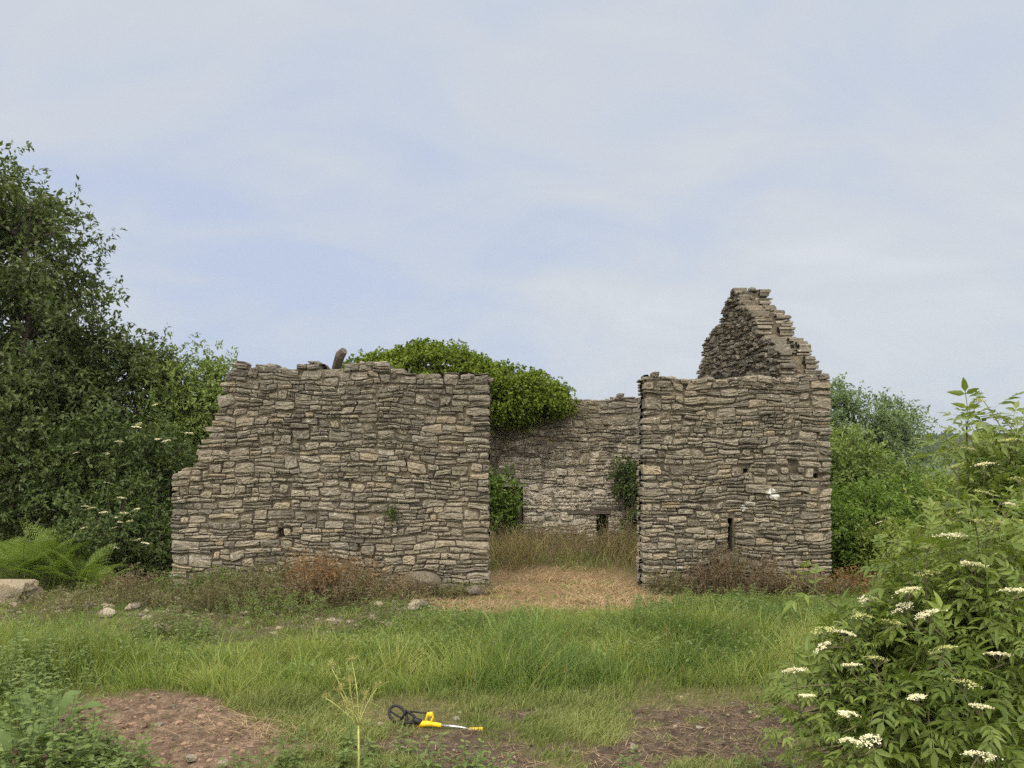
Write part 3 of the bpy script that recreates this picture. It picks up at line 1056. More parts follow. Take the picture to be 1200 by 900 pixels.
def umbel(mb, rng, c, r, n, fl, tilt=0.25, m=0):
    """a flat-topped flower head: many tiny florets on a shallow, broken dome"""
    c = np.asarray(c, float)
    nrm = unit(np.array((rng.normal(0, tilt) - 0.05, 0.08 + rng.normal(0, tilt * 0.7), 1.0)))
    a = unit(np.cross(nrm, (0.3, 1, 0.2)))
    b = np.cross(nrm, a)
    nb = 9
    cl = rng.uniform(0, 2 * np.pi, nb)
    cr = r * np.sqrt(rng.uniform(0.05, 1, nb)) * 0.75
    k = rng.integers(0, nb, n)
    x = np.cos(cl[k]) * cr[k] + rng.standard_normal(n) * r * 0.17
    y = np.sin(cl[k]) * cr[k] + rng.standard_normal(n) * r * 0.17
    rr = np.hypot(x, y) / r
    z = -0.16 * r * rr ** 2 + rng.standard_normal(n) * 0.04 * r
    P = c + x[:, None] * a + y[:, None] * b + z[:, None] * nrm
    Nn = unit(nrm + rng.standard_normal((n, 3)) * 0.45)
    Dr = unit(np.cross(Nn, rng.standard_normal((n, 3))))
    F = frames(Dr, Nn) * fl
    th = np.arange(6) / 6 * 2 * np.pi
    rad = np.where(np.arange(6) % 2, 0.62, 1.0)
    v = np.concatenate([np.stack([np.cos(th) * rad, np.sin(th) * rad, 0 * th + 0.15], -1), [(0, 0, 0)]])
    i = np.arange(6)
    mb.inst(v, np.stack([i, (i + 1) % 6, np.full(6, 6)], -1), None, F, P, m)
    return nrm


def umbel_stalks(mb, c, nrm, r, root):
    c, root = np.asarray(c, float), np.asarray(root, float)
    a = unit(np.cross(nrm, (0.3, 1, 0.2)))
    b = np.cross(nrm, a)
    hub = c - nrm * r * 0.65
    mb.tube(bez(root, (root + hub) / 2 + (0, 0, -0.02), hub, 4), 0.0028, 4, False)
    for k in range(6):
        th = k / 6 * 2 * np.pi
        e = c + (np.cos(th) * a + np.sin(th) * b) * r * 0.6 - nrm * 0.12 * r
        mb.tube([hub, (hub + e) / 2 + nrm * 0.1 * r, e], 0.0016, 3, False)


def tree(name, label, cat, base, blobs, leafmat, seed, n_bough=150, n_twig=12, lpt=9, L=0.11, trunk_r=0.14, trunks=1, group=None, flowers=None, limb=0.85, **kw):
    rng = np.random.default_rng(seed)
    base = np.array(base, float)
    base[2] = ground_z(base[0], base[1]) - 0.05
    root = thing(name, base, label, cat, group)
    mb = MB()
    B = leaf_cloud(mb, rng, blobs, n_bough, n_twig, lpt, L, seed=seed, **kw)
    mb.build("crown", leafmat, root)
    tk = MB()
    tops = []
    for t in range(trunks):
        bl = blobs[t % len(blobs)]
        top = np.array(bl[0], float) + np.array((0, 0, 0.45 * bl[1][2]))
        b0 = base + np.array((rng.normal(0, 0.12), rng.normal(0, 0.1), 0)) * (t > 0)
        mid = (b0 * 0.55 + top * 0.45) + np.append(rng.normal(0, 0.18, 2), 0)
        pts = bez(b0, mid, top, 10)
        rr = trunk_r * np.linspace(1.0, 0.22, 10)
        rr[0] *= 1.35
        tk.tube(pts, rr, 8)
        tops.append(pts)
    allp = np.concatenate(tops)
    sel = rng.permutation(len(B))[: int(len(B) * limb)]
    for i in sel:
        e = B[i]
        dd = np.linalg.norm(allp - e + np.array((0, 0, 0.6)), axis=1) + 3.0 * (allp[:, 2] > e[2])
        s = allp[int(np.argmin(dd))]
        ln = np.linalg.norm(e - s)
        m = (s + e) / 2 + np.append(rng.normal(0, 0.08, 2) * ln, 0.12 * ln)
        r0 = min(trunk_r * 0.45, 0.012 + 0.016 * ln)
        tk.tube(bez(s, m, e, 6), np.linspace(r0, 0.006, 6), 5, False)
    tk.build("trunk", M["bark"], root)
    if flowers:
        st = MB()
        for (p, r) in flowers:
            f = MB()
            nn = umbel(f, rng, p, r, 60, 0.012)
            f.build("flower_head", M["flower"], root)
    return root


# left-hand trees
tree("broadleaf_tree", "tall dark green broadleaf tree towering at the edge of the view left of the barn", "tree", (-10.6, 16.0, 0),
     [((-11.3, 15.6, 5.3), (2.9, 2.3, 2.6)), ((-9.6, 15.2, 5.9), (1.35, 1.4, 1.0)), ((-9.4, 15.0, 4.4), (1.45, 1.5, 1.4)), ((-10.6, 14.6, 2.9), (2.2, 1.6, 1.5)), ((-10.9, 15.8, 7.35), (1.3, 1.2, 0.75)), ((-9.9, 15.6, 6.9), (0.9, 0.9, 0.5))],
     M["dark_tree"], 101, n_bough=330, n_twig=18, lpt=10, L=0.118, trunk_r=0.22, trunks=3, spread=0.24, tw=0.42, shell=(0.35, 1.0), uneven=0.22)
tree("broadleaf_tree", "dark spreading tree between the tallest tree and the pale one by the wall", "tree", (-8.0, 16.2, 0),
     [((-8.75, 16.0, 3.5), (1.25, 1.2, 1.35)), ((-7.9, 16.0, 3.9), (0.65, 0.8, 0.6)), ((-8.7, 15.6, 2.2), (1.3, 1.2, 1.4))],
     M["dark_tree"], 103, n_bough=160, n_twig=15, lpt=10, L=0.115, trunk_r=0.13, trunks=2, spread=0.21, tw=0.38, shell=(0.35, 1.0), uneven=0.18)
tree("ash_tree", "lighter green feathery tree rising behind the broken left end of the front wall", "tree", (-6.9, 16.7, 0),
     [((-7.15, 16.6, 3.35), (0.85, 0.8, 1.2)), ((-6.4, 16.7, 3.0), (0.6, 0.8, 1.1)), ((-7.1, 16.4, 2.2), (1.0, 0.8, 1.2))],
     M["mid_tree"], 107, n_bough=230, n_twig=12, lpt=9, L=0.105, trunk_r=0.09, trunks=2, spread=0.22, tw=0.38, aspect=0.42, droop=0.3)
rf = np.random.default_rng(5)
fl = [(at(x, y, 12.72 + rf.uniform(0, 0.15)), rf.uniform(0.06, 0.09)) for x, y in ((99, 618), (117, 615), (121, 600), (137, 606), (147, 601), (134, 618), (133, 640), (162, 632), (170, 636), (100, 593), (108, 595), (161, 596), (144, 583), (152, 610), (124, 626), (140, 611))]
tree("elder_shrub", "low dark shrub dotted with white flower heads left of the broken wall end", "shrub", (-6.9, 13.6, 0),
     [((-6.9, 13.5, 0.9), (0.95, 0.65, 0.75)), ((-6.4, 13.5, 0.5), (0.6, 0.5, 0.5))],
     M["shrub_dark"], 109, n_bough=110, n_twig=10, lpt=8, L=0.085, trunk_r=0.03, trunks=4, spread=0.14, tw=0.22, flowers=fl)
fl = [(at(x, y, 13.75 + rf.uniform(0, 0.2)), rf.uniform(0.06, 0.10)) for x, y in ((163, 497), (195, 516), (185, 514), (140, 517), (127, 566), (125, 531), (90, 530), (182, 474), (160, 500), (222, 507), (63, 545))]
tree("elder_shrub", "tall dark shrub with scattered creamy flower heads reaching the shoulder of the broken wall", "shrub", (-7.5, 14.8, 0),
     [((-7.5, 14.5, 1.75), (1.15, 0.7, 1.1)), ((-8.8, 14.4, 1.4), (1.3, 0.7, 1.3)), ((-6.7, 14.6, 1.5), (0.75, 0.6, 1.3))],
     M["shrub_dark"], 113, n_bough=230, n_twig=11, lpt=9, L=0.10, trunk_r=0.05, trunks=4, spread=0.2, tw=0.3, flowers=fl)

# right-hand trees and shrubs
tree("willow_tree", "grey green loose tree rising just past the corner of the gable", "tree", (11.6, 25.5, 0),
     [((11.3, 25.5, 3.0), (1.4, 1.2, 1.35)), ((12.4, 25.5, 3.1), (0.9, 0.9, 0.85)), ((13.2, 25.4, 2.9), (0.6, 0.7, 0.55)), ((12.2, 25.2, 1.5), (1.6, 1.0, 1.0)), ((10.4, 25.5, 3.0), (1.2, 1, 1.4))],
     M["pale_tree"], 121, n_bough=210, n_twig=11, lpt=9, L=0.15, trunk_r=0.12, trunks=3, spread=0.24, tw=0.45, aspect=0.38, limb=0.6)
tree("broadleaf_tree", "mid green bushy tree in front of the grey green tree past the gable", "tree", (9.4, 20.5, 0),
     [((9.0, 20.5, 1.3), (1.2, 1.0, 1.35)), ((10.3, 20.4, 0.9), (0.9, 0.8, 1.0)), ((8.4, 20.5, 1.9), (0.8, 0.8, 0.9))],
     M["mid_tree"], 127, n_bough=170, n_twig=11, lpt=9, L=0.12, trunk_r=0.08, trunks=3, spread=0.22, tw=0.35)
fl = [(at(x, y, 14.6), 0.085) for x, y in ((1030, 612), (1043, 607), (1046, 622), (1020, 618), (1036, 625))]
tree("round_shrub", "rounded bright green shrub with a few flat white flower heads right of the gable corner", "shrub", (6.9, 15.4, 0),
     [((6.9, 15.3, 0.85), (0.85, 0.7, 0.75)), ((6.3, 15.3, 0.5), (0.55, 0.5, 0.7)), ((7.6, 15.3, 0.45), (0.5, 0.5, 0.6))],
     M["shrub"], 131, n_bough=150, n_twig=11, lpt=9, L=0.095, trunk_r=0.04, trunks=4, spread=0.15, tw=0.25, flowers=fl)
tree("low_shrub", "low dark green shrub against the foot of the gable corner", "shrub", (5.9, 13.9, 0),
     [((5.9, 13.9, 0.55), (0.5, 0.45, 0.75)), ((6.3, 13.9, 0.3), (0.5, 0.4, 0.5))],
     M["shrub"], 133, n_bough=90, n_twig=10, lpt=8, L=0.085, trunk_r=0.025, trunks=4, spread=0.13, tw=0.2)
tree("arching_shrub", "pale yellow green arching shrub in front of the rounded shrub by the gable", "shrub", (6.5, 13.3, 0),
     [((6.5, 13.2, 0.45), (0.55, 0.45, 0.45)), ((6.9, 13.2, 0.25), (0.45, 0.4, 0.35))],
     M["yellow_shrub"], 137, n_bough=85, n_twig=10, lpt=8, L=0.10, trunk_r=0.022, trunks=4, spread=0.12, tw=0.28, droop=0.5, aspect=0.36)
tree("field_hedge", "broad mid green bush between the rounded shrub and the near flowering elder", "bush", (9.0, 16.0, 0),
     [((8.6, 15.6, 0.8), (1.0, 0.8, 0.9)), ((10.0, 16.2, 0.45), (1.3, 1.0, 0.85)), ((9.4, 14.5, 0.4), (1.2, 0.7, 0.7))],
     M["shrub"], 139, n_bough=190, n_twig=11, lpt=9, L=0.11, trunk_r=0.04, trunks=5, spread=0.2, tw=0.3)
tree("yellow_bush", "yellow green bush filling the space behind the near flowering elder", "bush", (5.3, 8.6, 0),
     [((5.3, 8.5, 1.2), (0.75, 0.6, 0.75)), ((5.9, 8.6, 1.9), (0.75, 0.6, 0.65)), ((4.9, 8.4, 0.6), (0.6, 0.6, 0.6)), ((6.2, 8.4, 0.9), (0.9, 0.6, 0.9))],
     M["yellow_shrub"], 149, n_bough=240, n_twig=11, lpt=9, L=0.085, trunk_r=0.03, trunks=5, spread=0.14, tw=0.25, aspect=0.4)

# ivy over the rear wall
rng = np.random.default_rng(201)
ivy = thing("ivy", (-1.5, 18.4, 0), "dome of glossy green ivy smothering the rear wall head above the left front wall", "ivy")
mb = MB()
leaf_cloud(mb, rng, [((-1.95, 18.2, 3.75), (1.7, 0.9, 1.05)), ((-0.4, 18.2, 3.62), (1.5, 0.8, 0.62)), ((0.75, 18.2, 3.45), (0.85, 0.6, 0.34)), ((-0.25, 18.15, 3.5), (0.7, 0.6, 0.45)), ((-3.1, 18.2, 3.8), (1.0, 0.8, 0.72))],
           950, 13, 8, 0.066, aspect=0.85, spread=0.10, tw=0.15, droop=0.8, shell=(0.82, 1.0), uneven=0.09, seed=3)
leaf_cloud(mb, rng, [((-0.6, 18.25, 3.35), (1.3, 0.3, 0.3)), ((0.6, 18.3, 3.45), (0.7, 0.2, 0.2))], 45, 6, 8, 0.07, aspect=0.8, spread=0.05, tw=0.3, droop=1.6, seed=4)
mb.build("foliage", M["ivy"], ivy)
st = MB()
for k in range(9):
    x0 = -0.6 + rng.normal(0, 0.25)
    x1 = -2.8 + k * 0.42
    st.tube(bez((x0, 18.5, -0.2), (x0 + rng.normal(0, .2), 18.45, 2.2), (x1, 18.3, 3.5), 8), np.linspace(0.035, 0.012, 8), 6)
st.build("stem", M["bark"], ivy)

# shrubs inside the ruin
fl = [(at(x, y, 17.6), 0.07) for x, y in ((583, 572), (590, 574), (596, 583), (599, 590), (581, 590), (588, 547))]
tree("doorway_shrub", "dark leafy shrub with pale flower specks growing in the rear doorway", "shrub", (-0.35, 17.9, 0),
     [((-0.33, 17.8, 1.15), (0.42, 0.35, 0.65)), ((-0.5, 17.8, 0.75), (0.35, 0.3, 0.45))],
     M["shrub"], 211, n_bough=75, n_twig=10, lpt=8, L=0.085, trunk_r=0.03, trunks=3, spread=0.11, tw=0.2, flowers=fl)
tree("clinging_creeper", "dark green creeper hanging down the rear wall beside the right front wall", "creeper", (2.75, 18.2, 0),
     [((2.82, 18.25, 1.55), (0.32, 0.18, 0.42)), ((2.92, 18.25, 0.85), (0.2, 0.16, 0.75)), ((2.72, 18.25, 1.75), (0.28, 0.16, 0.22))],
     M["shrub_dark"], 213, n_bough=75, n_twig=9, lpt=8, L=0.075, trunk_r=0.02, trunks=3, spread=0.08, tw=0.2, droop=0.8)
tree("added_back_shrub", "added dark bush behind the rear wall darkening its doorway and window", "shrub", (-0.4, 20.4, 0),
     [((-0.2, 20.2, 1.2), (1.2, 0.8, 1.6)), ((2.0, 19.9, 1.3), (1.2, 0.7, 1.6))], M["dark_tree"], 217, n_bough=330, n_twig=10, lpt=8, L=0.12, trunk_r=0.04, trunks=2, spread=0.2, tw=0.3)  # dense bush added behind the wall so the doorway and window look dark
wt = MB()
rng = np.random.default_rng(219)
c = at(459, 601, 12.33)
leaf_cloud(wt, rng, [(c, (0.03, 0.04, 0.15))], 16, 5, 4, 0.035, aspect=0.6, spread=0.03, tw=0.06, seed=9)
tag(wt.build("wall_plant", M["shrub_dark"], loc=c), "small green tuft rooted in a joint of the left front wall", "plant")


# ------------------------------------------------------------------ near elder
def leaflet_template(rng, pairs):
    """one pinnate leaf along +x, normal +z, length 1"""
    V, T, Q, n = [], [], [], 0

    def leaf(o, ang, L, w, dz):
        nonlocal n
        c, s = math.cos(ang), math.sin(ang)
        v = LEAF8_V * np.array((L, L * w, L))
        roll = rng.normal(0, 0.25)
        y, z = v[:, 1].copy(), v[:, 2].copy()
        v[:, 1], v[:, 2] = y * math.cos(roll) - z * math.sin(roll), y * math.sin(roll) + z * math.cos(roll)
        v[:, 2] += v[:, 0] * dz
        v = np.stack([v[:, 0] * c - v[:, 1] * s, v[:, 0] * s + v[:, 1] * c, v[:, 2]], -1) + np.asarray(o)
        V.append(v)
        T.append(np.array(LEAF8_T) + n)
        Q.append(np.array(LEAF8_Q) + n)
        n += len(v)

    def zr(t):
        return 0.10 * t - 0.22 * t * t
    for k in range(pairs):
        t = 0.36 + 0.5 * k / max(pairs - 1, 1) * 0.9
        for sg in (1, -1):
            leaf((t, 0, zr(t)), sg * math.radians(58 + rng.normal(0, 7)), 0.46 * rng.uniform(.85, 1.1), 0.36, -0.22 + rng.normal(0, 0.08))
    leaf((0.88, 0, zr(.88)), rng.normal(0, 0.1), 0.52, 0.38, -0.35)
    tt = np.linspace(0, 0.9, 5)
    rp = np.stack([tt, 0 * tt, zr(tt)], -1)
    for s in (-1, 1):
        V.append(rp + (0, s * 0.011, 0))
    i = np.arange(4)
    Q.append(np.stack([n + i, n + i + 1, n + 5 + i + 1, n + 5 + i], -1))
    return np.concatenate(V), np.concatenate(T), np.concatenate(Q)


def elder(name, label, bases, tips, flowers, buds, seed, leafL=(0.17, 0.27), side=4, group=None, leafmat=None):
    rng = np.random.default_rng(seed)
    b0 = np.mean(np.array(bases), 0)
    root = thing(name, (b0[0], b0[1], 0), label, "shrub", group)
    temps = [leaflet_template(rng, p) for p in (2, 2, 3, 3)]
    O, X, Z, S_ = [], [], [], []
    st = MB()

    def leaves_on(pts, t0, nodes):
        d = unit(np.gradient(pts, axis=0))
        for k in range(nodes):
            f = t0 + (1 - t0) * (k + 1) / nodes
            x = f * (len(pts) - 1)
            i = min(int(x), len(pts) - 2)
            p = pts[i] + (pts[i + 1] - pts[i]) * (x - i)
            dd = d[i]
            a = unit(np.cross(dd, (0.2, 0.1, 1)))
            b = np.cross(dd, a)
            ang = (k % 2) * math.pi / 2 + rng.normal(0, 0.35)
            for sg in (0, math.pi):
                o = math.cos(ang + sg) * a + math.sin(ang + sg) * b
                xd = unit(dd * 0.55 + o * 0.95 + np.array((0, 0, 0.02)) + rng.normal(0, 0.15, 3))
                if xd[2] < -0.55:
                    xd[2] = -0.3
                zn = np.array((0, 0, 1.0)) + dd * 0.25 + rng.normal(0, 0.25, 3)
                O.append(p)
                X.append(xd)
                Z.append(zn)
                S_.append(rng.uniform(*leafL) * (1.05 - 0.35 * (k == nodes - 1)))
            if k == nodes - 1:
                O.append(p); X.append(unit(dd + rng.normal(0, 0.1, 3))); Z.append(np.array((0, 0, 1.0)) + rng.normal(0, 0.2, 3)); S_.append(leafL[0] * 0.8)

    for tip in tips:
        tip = np.asarray(tip, float)
        b = np.array(bases[rng.integers(len(bases))], float)
        b[:2] += rng.normal(0, 0.10, 2)
        ctrl = b + (tip - b) * 0.38
        ctrl[2] = max(tip[2] * 0.85, 0.3) + 0.22
        pts = bez(b, ctrl, tip, 14)
        st.tube(pts, np.linspace(0.016, 0.004, 14), 6, False)
        leaves_on(pts, 0.35, 7)
        for s in range(side):
            i = int(rng.integers(5, 12))
            ln = rng.uniform(0.22, 0.5)
            e = pts[i] + unit((pts[i + 1] - pts[i]) + rng.normal(0, 0.035, 3) + np.array((0, 0, 0.02))) * ln * 0.6 + rng.normal(0, 0.16, 3)
            sp = bez(pts[i], (pts[i] + e) / 2 + (0, 0, 0.06), e, 6)
            st.tube(sp, np.linspace(0.006, 0.003, 6), 5, False)
            leaves_on(sp, 0.3, 3)
    O, X, Z, S_ = np.array(O), np.array(X), np.array(Z), np.array(S_)
    k = rng.integers(0, len(temps), len(O))
    fm = MB()
    for i, (v, t, q) in enumerate(temps):
        s = k == i
        F = frames(X[s], Z[s]) * S_[s][:, None, None]
        fm.inst(v, t, q, F, O[s])
    for lst, mt, nm in ((flowers, M["flower"], "flower_head"), (buds, M["bud"], "flower_bud_cluster")):
        for (p, r) in lst:
            f = MB()
            nn = umbel(f, rng, p, r, 230 if mt is M["flower"] else 190, 0.0055 if mt is M["flower"] else 0.0042, 0.22)
            ds = np.linalg.norm(O - (np.asarray(p) - nn * 0.12), axis=1)
            umbel_stalks(st, p, nn, r, O[int(np.argmin(ds))])
            f.build(nm, mt, root)
    st.build("stem", M["elder_stem"], root, smooth=True)
    fm.build("foliage", leafmat or M["elder"], root)
    return root


tl = [(945, 790, 4.9), (965, 745, 5.1), (940, 835, 4.7), (1000, 755, 5.0), (1000, 845, 4.6), (1022, 735, 5.3), (1060, 715, 5.2), (1088, 735, 4.9), (1050, 800, 4.6), (1105, 690, 5.2), (1135, 650, 5.3),
      (1190, 640, 4.8), (1180, 700, 4.6), (1130, 765, 4.6), (1080, 850, 4.4), (1150, 850, 4.3), (1020, 885, 4.5), (1195, 780, 4.4), (1250, 640, 5.0), (1150, 690, 4.8),
      (965, 880, 4.7), (1260, 720, 4.6), (1270, 850, 4.5), (1110, 800, 4.4), (1060, 770, 5.1), (1140, 730, 5.0), (1200, 680, 5.2), (1090, 890, 4.4), (1170, 900, 4.2), (1030, 830, 4.9), (990, 805, 5.2), (930, 800, 4.8), (950, 850, 4.6), (935, 880, 4.7), (975, 770, 4.9), (985, 860, 4.5), (960, 815, 5.0), (1010, 790, 4.7)]
tl2 = [(1132, 494, 6.4), (1172, 506, 6.6), (1196, 508, 6.4), (1222, 520, 6.6), (1250, 500, 6.6), (1180, 580, 6.3), (1180, 560, 6.2), (1215, 580, 6.2), (1160, 635, 6.5), (1170, 615, 6.1), (1190, 625, 6.0), (1110, 665, 6.6), (1130, 670, 6.4), (1250, 580, 6.3), (1240, 650, 6.0), (1095, 705, 6.7), (1160, 530, 6.9), (1190, 545, 6.8), (1230, 540, 6.4)]
rf = np.random.default_rng(8)
fl_near = [(at(x, y, Y * 0.93), r * 1.12) for x, y, Y, r in ((1118, 626, 4.9, .095), (1086, 717, 4.7, .085), (1056, 710, 4.9, .075), (993, 741, 4.9, .075), (962, 757, 4.9, .05), (932, 784, 4.7, .085), (996, 778, 4.7, .065), (944, 814, 4.6, .055),
                                              (996, 836, 4.4, .06), (1018, 865, 4.3, .06), (1150, 883, 4.1, .08), (1147, 826, 4.3, .06), (1190, 690, 4.5, .08), (1170, 765, 4.4, .07), (1072, 815, 4.4, .06), (995, 866, 4.4, .05), (1062, 690, 4.8, .08), (1140, 660, 4.7, .07), (1020, 700, 5.2, .07))]
bd_near = [(at(x, y, Y * 0.92), r * 1.12) for x, y, Y, r in ((965, 737, 4.9, .08), (1028, 770, 4.7, .085), (1063, 692, 5.0, .085), (1085, 640, 5.1, .06), (1098, 760, 4.6, .09), (1130, 800, 4.4, .08), (1044, 728, 4.8, .08), 
                                              (1160, 610, 4.8, .09), (1085, 670, 5.0, .08), (1010, 720, 5.0, .06))]
tl_p = [at(*t) for t in tl] + [np.asarray(p) + np.array((0.03, 0.16, -0.16)) for p, r in fl_near + bd_near]
elder("elder_bush", "large near elder bush with pinnate leaves and flat cream flower heads at the right edge", [(3.55, 5.2, 0), (3.2, 5.0, 0), (3.9, 5.5, 0), (3.0, 4.75, 0)], tl_p, fl_near, bd_near, 301, leafL=(0.125, 0.215), side=4)
bd2 = [(at(x, y, Y * 0.96), r) for x, y, Y, r in ((1120, 545, 6.3, .08), (1180, 515, 6.3, .10), (1150, 575, 6.2, .10), (1105, 620, 6.4, .09), (1195, 560, 6.2, .09), (1135, 525, 6.5, .07), (1160, 620, 6.1, .10), (1195, 610, 6.0, .08), (1090, 590, 6.5, .07), (1146, 468, 6.5, .07), (1175, 645, 6.0, .09), (1100, 660, 6.3, .09), (1128, 600, 6.2, .08))]
fl2 = [(at(1152, 543, 5.9), .085), (at(1185, 590, 5.9), .07)]
elder("elder_bush", "taller yellow green elder bush with bud clusters rising behind the large near elder", [(4.3, 6.7, 0), (4.0, 6.5, 0), (4.7, 6.8, 0)], [at(*t) for t in tl2], fl2, bd2, 307, leafL=(0.16, 0.26), leafmat=M["elder_pale"])


# ------------------------------------------------------------------ grass
def blades(mb, rng, P, H, Wd, lean=0.45, wind=(0.25, 0.0), flat=0.0, out=None):
    n = len(P)
    az = rng.uniform(0, 2 * np.pi, n)
    sx = np.stack([np.cos(az), np.sin(az), np.zeros(n)], -1)
    la = rng.uniform(0, 2 * np.pi, n)
    ld = np.stack([np.cos(la), np.sin(la), np.zeros(n)], -1) * (lean * rng.uniform(0.2, 1.3, n))[:, None] + np.append(wind, 0)
    if out is not None:
        ld = ld + out
    h = H[:, None]
    up = np.array((0, 0, 1.0)) * (1 - flat)
    lv = [P]
    for f in (0.38, 0.72, 1.0):
        lv.append(P + up * h * (f - 0.18 * f * f * np.linalg.norm(ld, axis=1, keepdims=True)) + ld * h * f * f)
    w = Wd[:, None]
    V = np.stack([lv[0] - sx * w / 2, lv[0] + sx * w / 2, lv[1] - sx * w * .45, lv[1] + sx * w * .45, lv[2] - sx * w * .3, lv[2] + sx * w * .3, lv[3]], 1)
    o = (np.arange(n) * 7)[:, None]
    q = np.concatenate([o + [0, 1, 3, 2], o + [2, 3, 5, 4]], 1).reshape(-1, 4)
    t = (o + [4, 5, 6]).reshape(-1, 3)
    mb.add(V.reshape(-1, 3), t, q)


def scatter(rng, n, x0, x1, y0, y1, dens):
    x, y = rng.uniform(x0, x1, n), rng.uniform(y0, y1, n)
    k = rng.random(n) < dens(x, y)
    x, y = x[k], y[k]
    return np.stack([x, y, ground_z(x, y) - 0.01], -1)


def building_mask(x, y):
    return (y < 12.35) | ((x > -0.25) & (x < 2.0))


def tall_dens(x, y):
    inview = (np.abs(x) < y * 0.80 + 1.0)
    n = fbm(np.stack([x * 0.7, y * 0.7], -1), 61, 3)
    d = (1 - mown_mask(x, y)) * (1 - 0.55 * rubble_mask(x, y)) * (1 - 0.90 * straw_mask(x, y)) * (1 - dirt_mask(x, y))
    return d * inview * building_mask(x, y) * np.clip(0.8 + 0.45 * n, 0.25, 1) * (y > 4.3)


rng = np.random.default_rng(401)
def grass_height(P):
    hn = fbm(P[:, :2] * 0.9, 71, 4)
    h = 0.30 + 0.15 * hn
    h = h * (0.62 + 0.38 * sstep(P[:, 1], 7.0, 8.0))
    # the sward thins out and gets shorter towards the walls
    xb = P[:, 0] / P[:, 1]
    back = np.interp(xb, (-0.7, -0.45, -0.2, -0.08, 0.05, 0.5, 0.8), (10.6, 9.6, 9.6, 10.6, 10.9, 11.4, 11.6))
    f = 1 - sstep(P[:, 1], back - 2.3, back + 0.2)
    return np.maximum(h * (0.22 + 0.78 * f), 0.05)


C_ = scatter(rng, 18500, -11, 11, 4.3, 13.2, tall_dens)
per = 30
sz = rng.uniform(0.5, 1.5, len(C_))
od = rng.normal(0, 1, (len(C_), per, 2)) * (0.055 * sz)[:, None, None]
T_ = np.repeat(C_, per, 0)
T_[:, :2] += od.reshape(-1, 2)
T_[:, 2] = ground_z(T_[:, 0], T_[:, 1]) - 0.01
tl_h = np.repeat(sz * (0.75 + 0.35 * rng.random(len(C_))), per) * rng.uniform(0.55, 1.15, len(T_))
t_out = np.concatenate([od.reshape(-1, 2) * 5.0 + np.repeat(rng.normal(0, 0.22, (len(C_), 2)), per, 0), np.zeros((len(T_), 1))], 1)
tn = np.repeat(rng.normal(0, 0.45, len(C_)), per)
P = scatter(rng, 160000, -11, 11, 4.3, 13.2, tall_dens)
H = np.concatenate([grass_height(T_) * tl_h * 1.08, grass_height(P) * rng.uniform(0.35, 1.1, len(P))])
OUT = np.concatenate([t_out, np.zeros((len(P), 3))])
tn = np.concatenate([tn, rng.normal(0, 0.35, len(P))])
P = np.concatenate([T_, P])
tone = fbm(P[:, :2] * np.array((0.9, 1.3)), 141, 4) * 0.9 + tn
for nm, mt, lab, sel in (("tall_grass", "grass", "band of tall green meadow grass in front of the barn", (tone >= -0.3) & (tone < 0.3)), ("pale_grass", "grass_yellow", "yellow green patches in the tall meadow grass", tone >= 0.3), ("deep_grass", "grass_dark", "deeper green tussocks in the tall meadow grass", tone < -0.3)):
    mb = MB()
    blades(mb, rng, P[sel], np.maximum(H[sel], 0.05), rng.uniform(0.004, 0.010, int(sel.sum())), 0.5, (0.03, 0.0), 0.0, OUT[sel])
    tag(mb.build(nm, M[mt]), lab, "grass", kind="stuff")
mb = MB()
Pw = scatter(rng, 42000, -8, 8, 7.0, 11.8, lambda x, y: tall_dens(x, y) * sstep(fbm(np.stack([x * 1.1 + 3, y * 1.5], -1), 151, 3), -0.05, 0.5))
Pw[:, 2] += grass_height(Pw) * rng.uniform(0.15, 1.15, len(Pw))
Lw_ = 0.045 * rng.uniform(0.6, 1.5, len(Pw))
put_leaves(mb, Pw, unit(rng.standard_normal((len(Pw), 3)) * (1, 1, 0.6)), unit(rng.standard_normal((len(Pw), 3)) * 0.5 + (0, 0, 0.9)), Lw_, Lw_ * 0.5)
tag(mb.build("meadow_weeds", M["weed"]), "broad leaved weeds mixed through the tall meadow grass", "weeds", kind="stuff")

mb = MB()
P = scatter(rng, 26000, -9, 9, 6.9, 12.2, lambda x, y: tall_dens(x, y) * 0.5)
blades(mb, rng, P, grass_height(P) * rng.uniform(0.9, 1.6, len(P)), rng.uniform(0.003, 0.006, len(P)), 0.5, (0.05, 0))
tag(mb.build("seeding_grass", M["dry_grass"]), "thin straw coloured seeding stems mixed into the tall green grass", "grass", kind="stuff")


def short_dens(x, y):
    n = fbm(np.stack([x * 1.6, y * 1.6], -1), 81, 4)
    return mown_mask(x, y) * (1 - 0.985 * dirt_mask(x, y)) * np.clip(0.45 + 1.5 * n, 0.2, 1) * (np.abs(x) < y * 0.7 + 0.3)


mb = MB()
P = scatter(rng, 200000, -4.6, 5.5, 4.9, 7.6, short_dens)
blades(mb, rng, P, rng.uniform(0.03, 0.12, len(P)) * (0.85 + 0.5 * fbm(P[:, :2] * 1.6, 81, 3)) * (0.8 + 0.7 * sstep(P[:, 1], 6.4, 7.3)), rng.uniform(0.004, 0.008, len(P)), 0.8)
Pt = np.stack([rng.uniform(-1.15, -0.55, 110), rng.uniform(6.12, 6.30, 110), np.zeros(110)], -1)
Pt[:, 2] = ground_z(Pt[:, 0], Pt[:, 1]) - 0.01
blades(mb, rng, Pt, rng.uniform(0.05, 0.13, 110), rng.uniform(0.004, 0.007, 110), 0.8)
tag(mb.build("short_grass", M["grass2"]), "thin short trodden grass on the bare earth in the foreground", "grass", kind="stuff")

